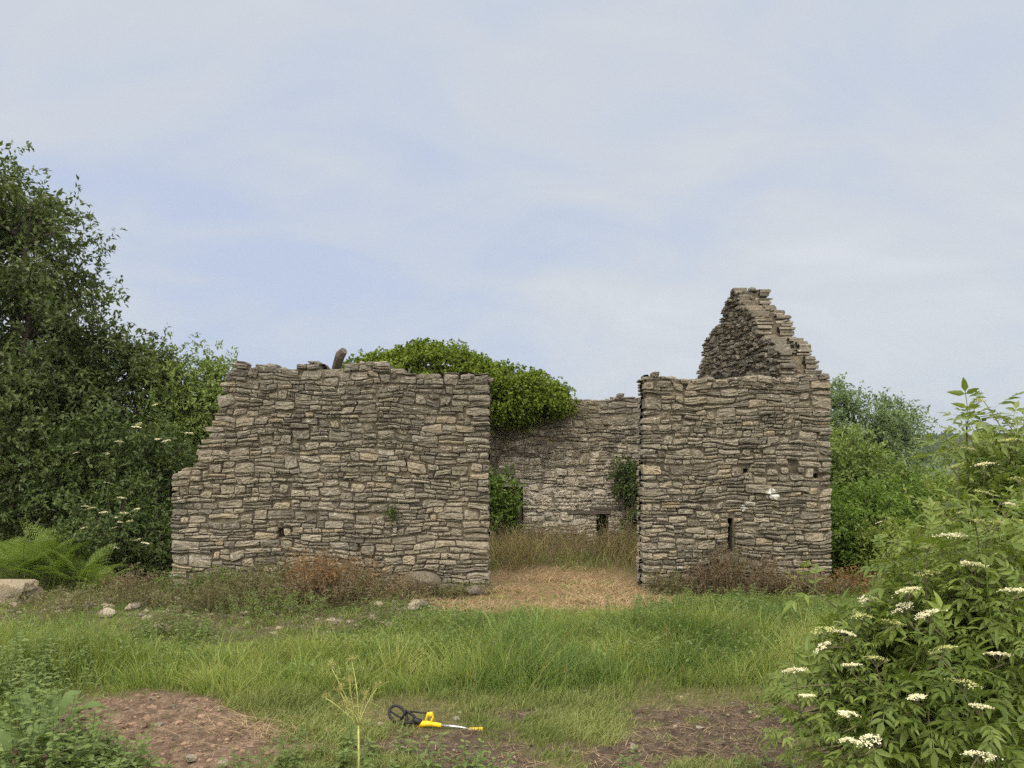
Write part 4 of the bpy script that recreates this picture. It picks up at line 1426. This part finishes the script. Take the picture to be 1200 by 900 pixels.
mb = MB()
P = scatter(rng, 34000, -5, 5, 9.5, 14.9, lambda x, y: straw_mask(x, y) * building_mask(x, y) * np.clip(0.65 + 0.9 * fbm(np.stack([x * 1.7, y * 1.7], -1), 47, 3), 0.12, 1))
blades(mb, rng, P, rng.uniform(0.10, 0.34, len(P)) * np.clip(1 + 0.6 * fbm(P[:, :2] * 1.5, 45, 3), 0.4, 1.6), rng.uniform(0.006, 0.012, len(P)), 1.2, (0.1, -0.1), 0.6)
P = scatter(rng, 12000, -4.4, 4.5, 4.9, 7.2, lambda x, y: mown_mask(x, y) * (0.35 + 0.65 * dirt_mask(x, y)) * np.where(x > -1.4, 1.0, 0.35))
P[:, 2] += 0.015
blades(mb, rng, P, rng.uniform(0.03, 0.15, len(P)), rng.uniform(0.003, 0.007, len(P)), 1.3, (0.0, 0.0), 0.93)
P = np.stack([rng.normal(-1.95, 0.26, 260), rng.normal(6.2, 0.17, 260), np.zeros(260)], -1)
P[:, 2] = ground_z(P[:, 0], P[:, 1]) + rng.uniform(0.0, 0.05, 260)
blades(mb, rng, P, rng.uniform(0.12, 0.38, 260), rng.uniform(0.004, 0.007, 260), 1.0, (-0.5, 0.3), 0.93)
for nm, mt, lab, n_, off in (("drying_grass", "dry_grass", "yellowing uneven grass inside the ruin below the rear wall", 8000, 0.0), ("green_grass", "grass2", "greener grass tufts among the dry growth inside the ruin", 15000, 7.0), ("brown_stalks", "brown", "brown dead stalks among the grass inside the ruin", 5000, 13.0)):
    dgi = MB()
    Pi = scatter(rng, n_, -1.2, 3.9, 11.0, 18.4, lambda x, y: (0.05 + 0.95 * sstep(y + 0.6 * fbm(np.stack([x, y], -1), 93, 2), 13.6, 15.6)) * sstep(fbm(np.stack([x * 1.3 + off, y * 1.3], -1), 91, 3), -0.45, 0.35))
    hi = (0.42 + 0.40 * fbm(np.stack([Pi[:, 0] * 1.1 + off, Pi[:, 1] * 1.1], -1), 95, 3)) * (0.28 + 0.72 * sstep(Pi[:, 1], 13.6, 16.2))
    blades(dgi, rng, Pi, np.clip(hi, 0.08, 0.9) * rng.uniform(0.6, 1.4, len(Pi)), rng.uniform(0.006, 0.013, len(Pi)), 0.75, (0, 0))
    tag(dgi.build(nm, M[mt]), lab, "grass", kind="stuff")

# low mixed weeds growing over the rubble
for nm, mt, lab, n_, off in (("ground_weeds", "olive", "grey green low weeds creeping over the rubble below the left wall", 15000, 0.0), ("green_weeds", "weed", "fresh green low weeds between the rubble stones", 10000, 5.0), ("dead_weeds", "brown", "brown withered weeds spread over the rubble", 9000, 11.0)):
    gw = MB()
    Pw = scatter(rng, int(n_ * 2.8), -8.0, 5.4, 8.6, 18.2, lambda x, y: np.maximum(np.where(y < 12.3, rubble_mask(x, y), 0.9 * (x > -0.9) * (x < 3.8) * sstep(y, 14.0, 15.2)), 0.9 * (x < -5.2) * (y > 9.5) * (y < 13.5) + 0.8 * sstep(y, 11.1, 11.6) * (x > 1.9) * (y < 12.35)) * sstep(fbm(np.stack([x * 1.2 + off, y * 1.2], -1), 97, 3), -0.35, 0.45))
    hw = 0.05 + 0.26 * np.clip(0.5 + fbm(np.stack([Pw[:, 0] * 1.4 + off, Pw[:, 1] * 1.4], -1), 99, 3), 0.1, 1.4) * np.where(Pw[:, 1] > 13, 2.2, 1.0)
    Pw[:, 2] += hw * rng.random(len(Pw)) ** 0.7
    Lw_ = 0.045 * rng.uniform(0.6, 1.4, len(Pw))
    put_leaves(gw, Pw, unit(rng.standard_normal((len(Pw), 3)) * (1, 1, 0.7)), unit(rng.standard_normal((len(Pw), 3)) * 0.6 + (0, 0, 0.8)), Lw_, Lw_ * 0.42)
    k_ = rng.random(len(Pw)) < 0.3
    Pb = Pw[k_].copy()
    Pb[:, 2] = ground_z(Pb[:, 0], Pb[:, 1])
    blades(gw, rng, Pb, hw[k_] * rng.uniform(0.8, 1.5, k_.sum()), rng.uniform(0.003, 0.006, k_.sum()), 0.5, (0, 0))
    tag(gw.build(nm, M[mt]), lab, "weeds", kind="stuff")
tag(mb.build("straw", M["straw"]), "flattened pale straw in the wide opening and strewn over the bare earth", "straw", kind="stuff")

# clods and pebbles of the bare earth
k = NT("soil clods")
clod_m = k.finish(k.mix(0.6, k.ramp(k.island(), [(0, (0.07, 0.044, 0.031)), (0.6, (0.18, 0.122, 0.086)), (1, (0.29, 0.195, 0.14))]), k.ramp(k.noise(30, 3), [(0.3, 0.6), (0.7, 1.3)]), "MULTIPLY"), 0.97, 0.1)
mb = MB()
P = scatter(rng, 26000, -4.6, 4.5, 4.9, 7.4, lambda x, y: dirt_mask(x, y) ** 2)
lumps(mb, rng, P[P[:, 0] <= -1.45], 0.007 + 0.026 * rng.random(int((P[:, 0] <= -1.45).sum())) ** 4)
k = NT("dark soil clods")
clod_d = k.finish(k.mix(0.6, k.ramp(k.island(), [(0, (0.045, 0.033, 0.024)), (0.6, (0.10, 0.072, 0.052)), (1, (0.17, 0.125, 0.092))]), k.ramp(k.noise(30, 3), [(0.3, 0.6), (0.7, 1.3)]), "MULTIPLY"), 0.97, 0.1)
md = MB()
dk_ = P[:, 0] > -1.45
lumps(md, rng, P[dk_], 0.006 + 0.02 * rng.random(int(dk_.sum())) ** 4)
tag(md.build("dark_soil_clods", clod_d), "darker brown soil crumbs on the bare streaks right of the dug patch", "soil", kind="stuff")
tag(mb.build("soil_clods", clod_m), "crumbly reddish brown soil clods on the dug patches", "soil", kind="stuff")
mb = MB()
P = scatter(rng, 1500, -4.6, 4.5, 4.9, 7.4, lambda x, y: 0.15 * dirt_mask(x, y) + 0.03 * mown_mask(x, y))
lumps(mb, rng, P + (0, 0, 0.012), 0.008 + 0.02 * rng.random(len(P)) ** 2)
P = scatter(rng, 2600, -7.5, -0.3, 8.9, 12.3, lambda x, y: 0.5 * rubble_mask(x, y) * (fbm(np.stack([x, y], -1) * 1.1, 15, 2) > -0.1))
lumps(mb, rng, P + (0, 0, 0.0), 0.012 + 0.05 * rng.random(len(P)) ** 3)
tag(mb.build("pebbles", M["stone"]), "scattered pale pebbles and rubble chips on the earth and below the left wall", "pebbles", kind="stuff")


# ------------------------------------------------------------------ loose stones
def rock(name, loc, size, seed, material, label, cat, group=None, rz=0.0, sub=3, cuts=9, boxy=False):
    import bmesh
    rng = np.random.default_rng(seed)
    bm = bmesh.new()
    bmesh.ops.create_icosphere(bm, subdivisions=sub, radius=1)
    bm.verts.index_update()
    v = np.array([x.co[:] for x in bm.verts])
    t = np.array([[q.index for q in f.verts] for f in bm.faces])
    bm.free()
    for k in range(cuts):
        d = unit(rng.standard_normal(3))
        c = rng.uniform(0.55, 0.85)
        e = v @ d - c
        v = v - np.maximum(e, 0)[:, None] * d
    if boxy:
        m_ = np.abs(v).max(1, keepdims=True)
        v = v / np.linalg.norm(v, axis=1, keepdims=True)
        v = np.clip(v * 1.55, -1, 1)
        v = v * (1 + 0.04 * fbm(v * 2.2 + seed, seed, 3)[:, None])
    v = v * (1 + 0.05 * fbm(v * 2.2 + seed, seed, 3)[:, None])
    v = v * np.array(size) / 2
    c, s = math.cos(rz), math.sin(rz)
    v = np.stack([v[:, 0] * c - v[:, 1] * s, v[:, 0] * s + v[:, 1] * c, v[:, 2]], -1)
    mb = MB()
    loc = np.asarray(loc, float)
    mb.add(v + loc, t)
    return tag(mb.build(name, material, loc=loc), label, cat, group)


gz = lambda x, y: float(ground_z(x, y))
rock("boulder", (at(494, 697, 11.9)[0], 11.85, gz(-1.4, 11.85) + 0.12), (0.72, 0.5, 0.50), 5, M["boulder"], "big grey triangular boulder leaning at the foot of the left front wall", "boulder", rz=0.3)
rock("stone_block", (at(-14, 680, 11.2)[0], 11.2, gz(-7.4, 11.2) + 0.15), (1.25, 0.5, 0.40), 7, M["block"], "large squared buff stone block lying among the bracken at the left edge", "stone block", cuts=0, boxy=True, sub=4)
for i, (x, y, w, h, lab) in enumerate(((185, 693, .30, .24, "grey loose stone at the foot of the left wall corner"), (232, 722, .24, .15, "pale loose stone in the rubble below the left wall"),
                                       (128, 697, .22, .13, "cream loose stone at the left end of the rubble"), (556, 694, .36, .2, "loose stone at the right foot of the left front wall by the straw"),
                                       (335, 735, .3, .2, "grey stone half hidden below the rusty dead fern"))):
    Y = 11.0 if i not in (3,) else 12.1
    p = at(x, y, Y)
    rock("loose_stone", (p[0], Y, gz(p[0], Y) + h * 0.25), (w, w * .8, h), 30 + i, M["boulder"], lab, "stone", rz=i)
rng = np.random.default_rng(511)
rubp = []
while len(rubp) < 60:
    x, y = rng.uniform(-7.2, -1.2), rng.uniform(9.2, 11.6)
    if rng.random() < float(rubble_mask(np.array(x), np.array(y))):
        rubp.append((x, y))
protos = []
for i, (x, y) in enumerate(rubp):
    s = 0.06 + 0.13 * rng.random() ** 1.8
    if i < 6:
        o = rock("rubble_stone", (x, y, gz(x, y) + s * 0.3), (s * 1.5, s * 1.1, s * 0.8), 60 + i, M["stone"] if i % 2 else M["boulder"], "small tumbled rubble stone lying below the left front wall", "stone", "rubble stones below the left wall", sub=2)
        protos.append((o, s))
    else:
        p0, s0 = protos[i % 6]
        o = p0.copy()
        COL.objects.link(o)
        o.location = (x, y, gz(x, y) + s * 0.3)
        o.scale = (s / s0,) * 3
        o.rotation_euler = (0, 0, rng.uniform(0, 6.28))
x0, y0 = at(447, 836, 6.45)[0], 6.42
rock("small_stone", (x0, y0, gz(x0, y0) + 0.02), (0.06, 0.05, 0.045), 91, M["block"], "small pale stone beside the black end of the grass trimmer", "stone", sub=2)
for i, (x, y, Y, lab) in enumerate(((224, 885, 5.55, "white stone on the bare earth near the bottom of the view"), (262, 892, 5.5, "second white stone beside the other on the bare earth"), (75, 838, 6.4, "pale stone at the left tip of the dug earth"),
                                    (742, 863, 5.9, "single pale stone on the thin grass right of the trimmer"))):
    p = at(x, y, Y)
    rock("small_stone", (p[0], Y, gz(p[0], Y) + 0.025), (0.10 - 0.015 * i, 0.08, 0.06), 95 + i, M["block"], lab, "stone", sub=2)


# ------------------------------------------------------------------ weeds
def clump(name, label, cat, loc, r, h, n_stem, leafmat, stemmat, seed, L=0.06, aspect=0.45, per=12, group=None, lean=0.35, sr=0.004, upright=False, near=False, top_only=0.15):
    rng = np.random.default_rng(seed)
    loc = np.array(loc, float)
    loc[2] = ground_z(loc[0], loc[1])
    root = thing(name, loc, label, cat, group)
    st, lf = MB(), MB()
    rx, ry = (r, r) if np.isscalar(r) else r
    PP, DD, NN, LL = [], [], [], []
    for k in range(n_stem):
        a, q = rng.uniform(0, 6.28), math.sqrt(rng.random())
        b = np.array((loc[0] + math.cos(a) * q * rx, loc[1] + math.sin(a) * q * ry, 0))
        b[2] = ground_z(b[0], b[1]) - 0.02
        hh = h * rng.uniform(0.55, 1.1) * (1 - 0.35 * q)
        tip = b + np.array((math.cos(a) * q * lean * hh + rng.normal(0, .12) * hh, math.sin(a) * q * lean * hh + rng.normal(0, .12) * hh, hh))
        pts = bez(b, (b + tip) / 2 + np.append(rng.normal(0, 0.06, 2) * hh, 0.12 * hh), tip, 6)
        st.tube(pts, np.linspace(sr, sr * .4, 6), 4, False)
        if upright:      # opposite leaf pairs
            nn = per // 2
            for i in range(nn):
                f = top_only + (1 - top_only) * (i + 0.7) / nn
                x = f * 5
                j = min(int(x), 4)
                p = pts[j] + (pts[j + 1] - pts[j]) * (x - j)
                an = (i % 2) * math.pi / 2 + rng.normal(0, .3) + k
                for sg in (0, math.pi):
                    o = np.array((math.cos(an + sg), math.sin(an + sg), 0))
                    PP.append(p); DD.append(o + (0, 0, -0.15 + 0.5 * f * f)); NN.append(np.array((0, 0, 1.0)) + rng.normal(0, .2, 3) - 0.3 * o * 0)
                    LL.append(L * rng.uniform(.75, 1.15) * (1.1 - 0.6 * f))
        else:
            f = top_only + (1 - top_only) * rng.random(per)
            x = f * 5
            j = np.minimum(x.astype(int), 4)
            p = pts[j] + (pts[j + 1] - pts[j]) * (x - j)[:, None] + rng.standard_normal((per, 3)) * L * 0.5
            PP += list(p)
            DD += list(rng.standard_normal((per, 3)) * (1, 1, .5) + (0, 0, -0.05))
            NN += list(rng.standard_normal((per, 3)) * .5 + (0, 0, 1.0))
            LL += list(L * rng.uniform(.6, 1.25, per))
    PP, DD, NN, LL = np.array(PP), unit(np.array(DD)), unit(np.array(NN)), np.array(LL)
    PP[:, 2] = np.maximum(PP[:, 2], ground_z(PP[:, 0], PP[:, 1]) + 0.01)
    put_leaves(lf, PP, DD, NN, LL, LL * aspect, near)
    st.build("stem", stemmat, root)
    lf.build("foliage", leafmat, root)
    return root


B = M["brown"]
for i, (x, Y, r, h, n, lm, lab, kk) in enumerate((
        (385, 11.3, (.45, .35), .62, 46, "rust", "rusty red dead fern clump at the foot of the left front wall", "dead_fern"),
        (365, 10.8, (.35, .3), .35, 30, "brown", "dark brown withered clump in front of the rusty dead fern", "dead_weed"),
        (345, 11.6, (.5, .3), .55, 44, "olive", "olive and rust weed clump between the rusty fern and the wall corner", "weed_clump"),
        (290, 11.4, (.6, .35), .45, 48, "olive", "grey green weed clump under the left half of the left wall", "weed_clump"),
        (255, 11.8, (.25, .2), .42, 24, "bracken", "bright green fern tuft at the broken corner of the left wall", "weed_clump"),
        (435, 11.4, (.55, .4), .42, 46, "brown", "tangled grey brown dead stems left of the boulder", "dead_weed"),
        (410, 11.0, (.3, .3), .38, 26, "olive", "yellowing weed clump beside the tangled dead stems", "weed_clump"),
        (315, 10.0, (.55, .4), .30, 40, "weed", "low green weed clump on the rubble below the left wall", "weed_clump"),
        (230, 10.6, (.5, .4), .28, 34, "olive", "straggly weed clump over the left rubble", "weed_clump"),
        (130, 10.8, (.6, .4), .30, 34, "olive", "sparse weed clump at the far left of the rubble", "weed_clump"),
        (400, 10.7, (.4, .3), .5, 40, "brown", "dark brown tangle in front of the rusty fern reaching towards the boulder", "dead_weed"),
        (372, 10.9, (.22, .2), .66, 26, "rust", "upright orange brown dead frond clump standing out from the dark tangle", "dead_fern"),
        (468, 11.2, (.35, .3), .35, 30, "brown", "low grey brown stems against the left side of the boulder", "dead_weed"),
        (285, 10.5, (.5, .35), .42, 40, "olive", "olive weed clump on the rubble below the middle of the left wall", "weed_clump"),
        (215, 11.5, (.3, .25), .40, 28, "weed", "leafy green weed clump at the foot of the broken wall end", "weed_clump"),
        (160, 11.6, (.4, .3), .42, 34, "brown", "brown dead stems between the bracken and the broken wall end", "dead_weed"),
        (520, 11.7, (.3, .2), .28, 26, "olive", "low weeds between the boulder and the straw", "weed_clump"),
        (800, 12.0, (.3, .2), .40, 28, "brown", "thin brown weeds at the foot of the right wall left of the slit", "dead_weed"),
        (860, 12.0, (.5, .25), .80, 64, "brown", "brown purple bramble clump under the slit of the right wall", "bramble"),
        (850, 12.15, (.12, .1), .95, 14, "olive", "slender climbing weed rising into the slit of the right wall", "weed_clump"),
        (915, 12.0, (.45, .25), .42, 40, "brown", "withered brown clump at the foot of the right wall towards its corner", "dead_weed"),
        (955, 11.9, (.35, .25), .50, 32, "brown", "tall thin brown stems at the right corner of the barn", "dead_weed"),
        (1000, 12.2, (.4, .3), .40, 34, "rust", "reddish dead stems on the ground right of the barn corner", "dead_weed"),
        (778, 12.0, (.18, .15), .45, 20, "olive", "small dark weed at the left foot of the right wall", "weed_clump"),
        (595, 16.6, (.45, .5), .55, 46, "dry_grass", "yellow green dry weeds below the rear doorway", "weed_clump"),
        (640, 17.0, (.6, .5), .75, 56, "brown", "brown seeded weeds along the middle of the rear wall", "dead_weed"),
        (690, 16.6, (.5, .5), .60, 50, "dry_grass", "straw brown weeds under the small window", "weed_clump"),
        (735, 16.4, (.4, .4), .95, 50, "brown", "tall brown dead stalks below the hanging creeper", "dead_weed"),
        (560, 12.2, (.2, .15), .22, 14, "olive", "little weed beside the right end of the left wall", "weed_clump"))):
    X = (x - 600) / 900 * Y
    clump(kk, lab, "weeds" if kk != "bramble" else "bramble", (X, Y, 0), (r[0] * 1.25, r[1] * 1.2), h * (1.3 if Y < 12 and x < 500 else 1.1), int(n * 1.7), M[lm], M["dry_stem"] if lm != "bracken" else M["green_stem"], 600 + i, L=0.055 if lm != "rust" else 0.065, aspect=0.35, per=22, sr=0.0045)

# darker broad weeds standing in the long grass
for i, (x, Y, lab) in enumerate(((795, 10.4, "dark green nettle clump highest in the grass before the right wall"), (905, 10.4, "dark nettle clump in the grass near the barn's right corner"), (745, 9.4, "dark weed clump in the grass before the straw opening"),
                                 (850, 10.0, "mid green nettle clump between two darker clumps in the grass"), (520, 9.2, "dark weed clump in the grass below the boulder"), (200, 8.9, "dark weed clump in the grass below the left rubble"))):
    clump("nettle_clump", lab, "nettles", ((x - 600) / 900 * Y, Y, 0), (.55, .4), .5, 46, M["weed"], M["green_stem"], 700 + i, L=0.085, aspect=0.5, per=14, upright=True)

# bottom-left nettles and the rest of the near weeds
nl = [(15, 5.0, .75, "nettle clump in the bottom left corner of the view"), (60, 5.3, .6, "nettle clump just right of the corner clump at the lower left"), (105, 5.15, .42, "low nettle clump at the left edge of the dug earth"),
      (30, 6.0, .8, "tall nettle clump behind the big dock leaves at the left"), (-5, 6.9, .9, "tallest nettle clump at the left edge before the bracken"), (55, 7.6, .6, "nettle clump in the grass above the dock leaves"), (130, 4.95, .3, "small nettle clump at the bottom beside the dug earth")]
for i, (x, Y, h, lab) in enumerate(nl):
    clump("nettle_clump", lab, "nettles", ((x - 600) / 900 * Y, Y, 0), (.36, .3), h, 34, M["weed"], M["green_stem"], 740 + i, L=0.10, aspect=0.5, per=16, upright=True, near=True)

# single young nettles along the bottom
rng = np.random.default_rng(771)
young = None
spots = [(205, 5.1), (250, 5.0), (300, 5.15), (335, 5.0), (352, 5.35), (372, 5.1), (395, 5.5), (430, 5.3), (452, 5.0), (470, 5.4), (492, 5.1), (510, 5.45), (535, 5.05), (552, 5.5), (585, 5.2), (610, 5.05), (372, 5.75), (410, 5.9), (690, 5.1), (735, 5.3), (840, 5.1), (905, 5.0), (930, 5.2), (880, 5.15),
         (445, 5.7), (480, 5.8), (340, 5.6), (320, 5.35), (270, 5.25), (560, 5.15)]
ylab = "young nettle sprouting from the bare earth along the bottom of the view"
for i, (x, Y) in enumerate(spots):
    X = (x - 600) / 900 * Y
    if i < 3:
        o = clump("young_nettle", ylab, "nettle", (X, Y, 0), 0.05, 0.30, 3, M["weed"], M["green_stem"], 780 + i, L=0.095, aspect=0.5, per=14, upright=True, near=True, group="young nettles on the bare earth", top_only=0.1)
        young = (young or []) + [o]
    else:
        copy_thing(young[i % 3], (X, Y, gz(X, Y)), None, rng.uniform(0, 6.28), rng.uniform(0.6, 1.15))


# dock with big leaves at the left edge
def dock(name, label, loc, tips, seed):
    rng = np.random.default_rng(seed)
    loc = np.array(loc, float)
    loc[2] = ground_z(loc[0], loc[1])
    root = thing(name, loc, label, "dock plant")
    for (d, L, up) in tips:
        mb = MB()
        az = math.radians(d)
        dirv = np.array((math.cos(az), math.sin(az), 0))
        s = np.array((-math.sin(az), math.cos(az), 0))
        n = 12
        t = np.linspace(0, 1, n)
        mid = loc + dirv * (t * L)[:, None] + np.array((0, 0, 1.0)) * (up * np.sin(t * 2.2) * 1.1)[:, None]
        w = 0.5 * L * 0.30 * np.where(t < 0.25, 0.06, np.sin(np.clip((t - 0.22) / 0.78, 0, 1) ** 0.62 * math.pi) + 0.02)
        wav = 0.012 * np.sin(t * 19 + seed + d) * np.clip(w * 20, 0, 1)
        V = np.concatenate([mid - s * w[:, None] + np.array((0, 0, 1.0)) * (w * 0.35 + wav)[:, None], mid, mid + s * w[:, None] + np.array((0, 0, 1.0)) * (w * 0.35 - wav)[:, None]])
        i = np.arange(n - 1)
        q = np.concatenate([np.stack([i, i + 1, n + i + 1, n + i], -1), np.stack([n + i, n + i + 1, 2 * n + i + 1, 2 * n + i], -1)])
        mb.add(V, None, q)
        mb.build("leaf", M["dock"], root, smooth=True)
    return root


dock("dock_plant", "dock plant with long broad green leaves at the left edge among nettles", (-3.45, 5.6, 0), [(20, .5, .30), (60, .42, .36), (150, .45, .36), (-40, .42, .22), (200, .45, .25), (-90, .36, .2), (100, .42, .32), (-10, .4, .16)], 3)
dock("dock_plant", "smaller dock plant low among the nettles in front of the other dock", (-3.3, 5.05, 0), [(30, .4, .22), (140, .4, .3), (-60, .38, .2), (250, .4, .25), (80, .4, .3)], 8)


# bracken
def frond_mesh(seed, L=0.9):
    rng = np.random.default_rng(seed)
    mb = MB()
    n = 15
    t = np.linspace(0, 1, n)
    P = np.stack([L * t * 0.85, 0 * t, L * (0.75 * t - 0.62 * t * t)], -1)
    mb.tube(P, np.linspace(0.006, 0.0015, n), 4, False)
    d = unit(np.gradient(P, axis=0))
    O, D_, N_, Ls = [], [], [], []
    for i in range(4, n):
        pl = L * 0.30 * (1 - ((i - 4) / (n - 4)) ** 1.2) ** 0.8 + 0.02
        for sg in (-1, 1):
            ax = unit(np.array((0.45, sg * 1.0, 0)) + d[i] * 0.3 + (0, 0, -0.12))
            m = max(int(pl / 0.020), 3)
            for k in range(m):
                f = (k + 0.5) / m
                p = P[i] + ax * pl * f + np.array((0, 0, -0.10 * pl * f * f))
                ll = 0.034 * (1 - 0.7 * f) * (pl / (0.30 * L)) ** 0.5 + 0.007
                for s2 in (-1, 1):
                    O.append(p)
                    D_.append(unit(ax * 0.5 + s2 * np.cross((0, 0, 1), ax) + rng.normal(0, .1, 3)))
                    N_.append(np.array((0, 0, 1.0)) + rng.normal(0, .15, 3))
                    Ls.append(ll)
    Ls = np.array(Ls)
    put_leaves(mb, np.array(O), np.array(D_), np.array(N_), Ls, Ls * 0.5)
    return mb


def bracken(label, loc, seed, nf, L, tilt=0.75):
    rng = np.random.default_rng(seed)
    root = thing("bracken_fern", (loc[0], loc[1], gz(*loc) - 0.02), label, "fern", "bracken at the left")
    for k in range(nf):
        o = bpy.data.objects.new("frond", FRONDS[k % len(FRONDS)])
        COL.objects.link(o)
        o.parent = root
        o.location = (rng.normal(0, 0.10), rng.normal(0, 0.08), rng.uniform(0, 0.1))
        o.rotation_euler = (rng.normal(0, .15), -rng.uniform(0.25, 0.85), k / nf * 6.283 + rng.normal(0, .3))
        s = L * rng.uniform(0.75, 1.15)
        o.scale = (s, s, s)
    return root


_f = [frond_mesh(901 + i).build("frond", M["bracken"]) for i in range(3)]
FRONDS = [o.data for o in _f]
for o in _f:
    bpy.data.objects.remove(o)
for i, (x, Y, L, lab) in enumerate(((20, 12.3, 1.15, "bracken fern behind the buff stone block"), (58, 12.4, 1.2, "bracken fern just right of the buff stone block"), (95, 12.2, 1.0, "bracken fern below the white flowered shrub"),
                                    (75, 12.9, 1.3, "taller bracken fern behind its neighbours beside the stone block"), (-15, 12.8, 1.3, "bracken fern at the very left edge of the view"), (120, 11.8, .7, "small bracken fern nearest the left rubble"),
                                    (35, 13.2, 1.3, "bracken fern deepest under the dark tree"))):
    bracken(lab, ((x - 600) / 900 * Y, Y), 920 + i, 11, L)

# tall seeding stalk (yellow green) standing near the bottom
rng = np.random.default_rng(961)
fx, fy = at(419, 900, 5.15)[0], 5.15
fen = thing("seeding_stalk", (fx, fy, gz(fx, fy)), "pale yellow green branching seed stalk standing alone at the bottom left of the trimmer", "plant")
st, hd = MB(), MB()
b0 = np.array((fx, fy, gz(fx, fy)))
fork = at(420, 850, 5.15)
st.tube([b0, (b0 + fork) / 2 + (0.006, 0, 0), fork], [0.0085, 0.0075, 0.0065], 7)
for (tx, ty, dy) in ((442, 806, 0.0), (404, 828, -0.05), (388, 782, 0.06), (412, 775, 0.12), (398, 810, 0.0), (382, 818, -0.08), (428, 815, 0.08), (410, 800, -0.05)):
    tip = at(tx, ty, 5.15 + dy)
    mid = (fork + tip) / 2 + (rng.normal(0, .02), 0, 0.02)
    pts = bez(fork, mid, tip, 6)
    st.tube(pts, np.linspace(0.0048, 0.0026, 6), 5)
    for k in range(9):
        a = rng.uniform(0, 6.28)
        e = tip + np.array((math.cos(a) * 0.035 * rng.random(), math.sin(a) * 0.035 * rng.random(), rng.uniform(0.01, 0.04)))
        st.tube([tip, e], [0.0015, 0.001], 3, False)
        P = e + rng.standard_normal((9, 3)) * 0.007
        put_leaves(hd, P, rng.standard_normal((9, 3)), rng.standard_normal((9, 3)), np.full(9, 0.011), np.full(9, 0.006))
    for k in range(14):
        p = pts[rng.integers(2, 6)]
        q = p + rng.normal(0, 0.035, 3)
        st.tube([p, q], [0.0013, 0.0008], 3, False)
        P = q + rng.standard_normal((4, 3)) * 0.006
        put_leaves(hd, P, rng.standard_normal((4, 3)), rng.standard_normal((4, 3)), np.full(4, 0.010), np.full(4, 0.0055))
st.build("stem", M["fennel"], fen, smooth=True)
hd.build("seed_head", M["seed"], fen)


# ------------------------------------------------------------------ grass trimmer
def trimmer():
    y0 = 6.35
    sc = y0 / 900
    g0 = gz(-0.7, y0)

    def p(px, py, dy=0.0):
        """px across, py up (in photograph pixels above the ground line), dy depth"""
        return np.array(((px - 600) * sc, y0 + 0.06 + dy + (505 - px) * 0.0015, g0 + py * sc))
    root = thing("grass_trimmer", p(505, 0), "yellow and black cordless grass trimmer lying on the bare earth", "garden tool")
    # black wire guard loop and shield at the cutting end
    gd = MB()
    th = np.linspace(0, 2 * np.pi, 22)
    loop = np.array([p(464 + 11 * math.cos(a) * (1 - 0.12 * math.sin(a)), 14 - 4 * math.cos(a) + 7.5 * math.sin(a), 0.05 * math.sin(a)) for a in th])
    gd.tube(loop, 0.0125, 8, False)
    gd.tube([p(455, 17), p(464, 12), p(473, 9)], 0.008, 6)
    gd.tube([p(473, 20), p(470, 12), p(466, 5)], 0.011, 6)
    gd.tube([p(472, 18, .03), p(482, 13, .03), p(488, 8)], 0.012, 6)
    gd.tube([p(468, 6, -.03), p(478, 7, -.03), p(488, 7)], 0.013, 6)
    gd.tube([p(478, 17, .04), p(490, 16.5, .04), p(499, 17, .03)], 0.007, 6)
    gd.build("guard", M["black"], root, smooth=True)
    hd = MB()
    hd.tube([p(482, 9), p(486, 8.5), p(491, 7), p(493, 6.5)], [0.020, 0.027, 0.027, 0.02], 12)
    hd.build("cutting_head", M["black"], root, smooth=True)
    bd = MB()
    bd.tube([p(489, 4), p(493, 5), p(499, 6), p(506, 6), p(512, 5.5), p(516, 5), p(517, 5)], [0.015, 0.027, 0.026, 0.020, 0.019, 0.018, 0.012], 12)
    body = bd.build("motor_housing", M["yellow"], root, smooth=True)
    og = MB()
    og.tube([p(487, 1.6), p(491, 1.8), p(496, 2.6)], [0.008, 0.011, 0.008], 8)
    og.build("trim_strip", M["orange"], body, smooth=True)
    gr = MB()
    gr.tube([p(497, 7), p(499, 13), p(501, 17), p(505, 17.5), p(508, 15), p(504, 8), p(502, 6)], [0.009, 0.011, 0.02, 0.023, 0.016, 0.009, 0.008], 8)
    gr.build("front_handle", M["yellow"], root, smooth=True)
    tb = MB()
    tb.tube([p(516, 5.2), p(530, 5), p(540, 4.8), p(545, 4.0), p(551, 2.2), p(555, 1.0)], 0.0105, 10)
    tb.build("shaft", M["metal"], root, smooth=True)
    hg = MB()
    a, b = p(550, 2.8), p(566, -2.0)
    b[2] = gz(b[0], b[1]) + 0.016
    hg.tube([a, a + (b - a) * .04, a + (b - a) * .25, a + (b - a) * .7, a + (b - a) * .95, b], [0.010, 0.016, 0.017, 0.018, 0.0185, 0.012], 12)
    hg.build("rear_grip", M["yellow"], root, smooth=True)


trimmer()


# ------------------------------------------------------------------ haze
hz = MB()
hz.box((0, 520, 5), (2900, 1760, 76))
k = NT("thin haze")
k.N.clear()
pv = k.N.new("ShaderNodeVolumePrincipled")
pv.inputs["Color"].default_value = (0.50, 0.56, 0.66, 1)
pv.inputs["Density"].default_value = 0.00024
pv.inputs["Anisotropy"].default_value = 0.2
ou = k.N.new("ShaderNodeOutputMaterial")
k.L.new(pv.outputs[0], ou.inputs["Volume"])
tag(hz.build("haze", k.m), kind="stuff")
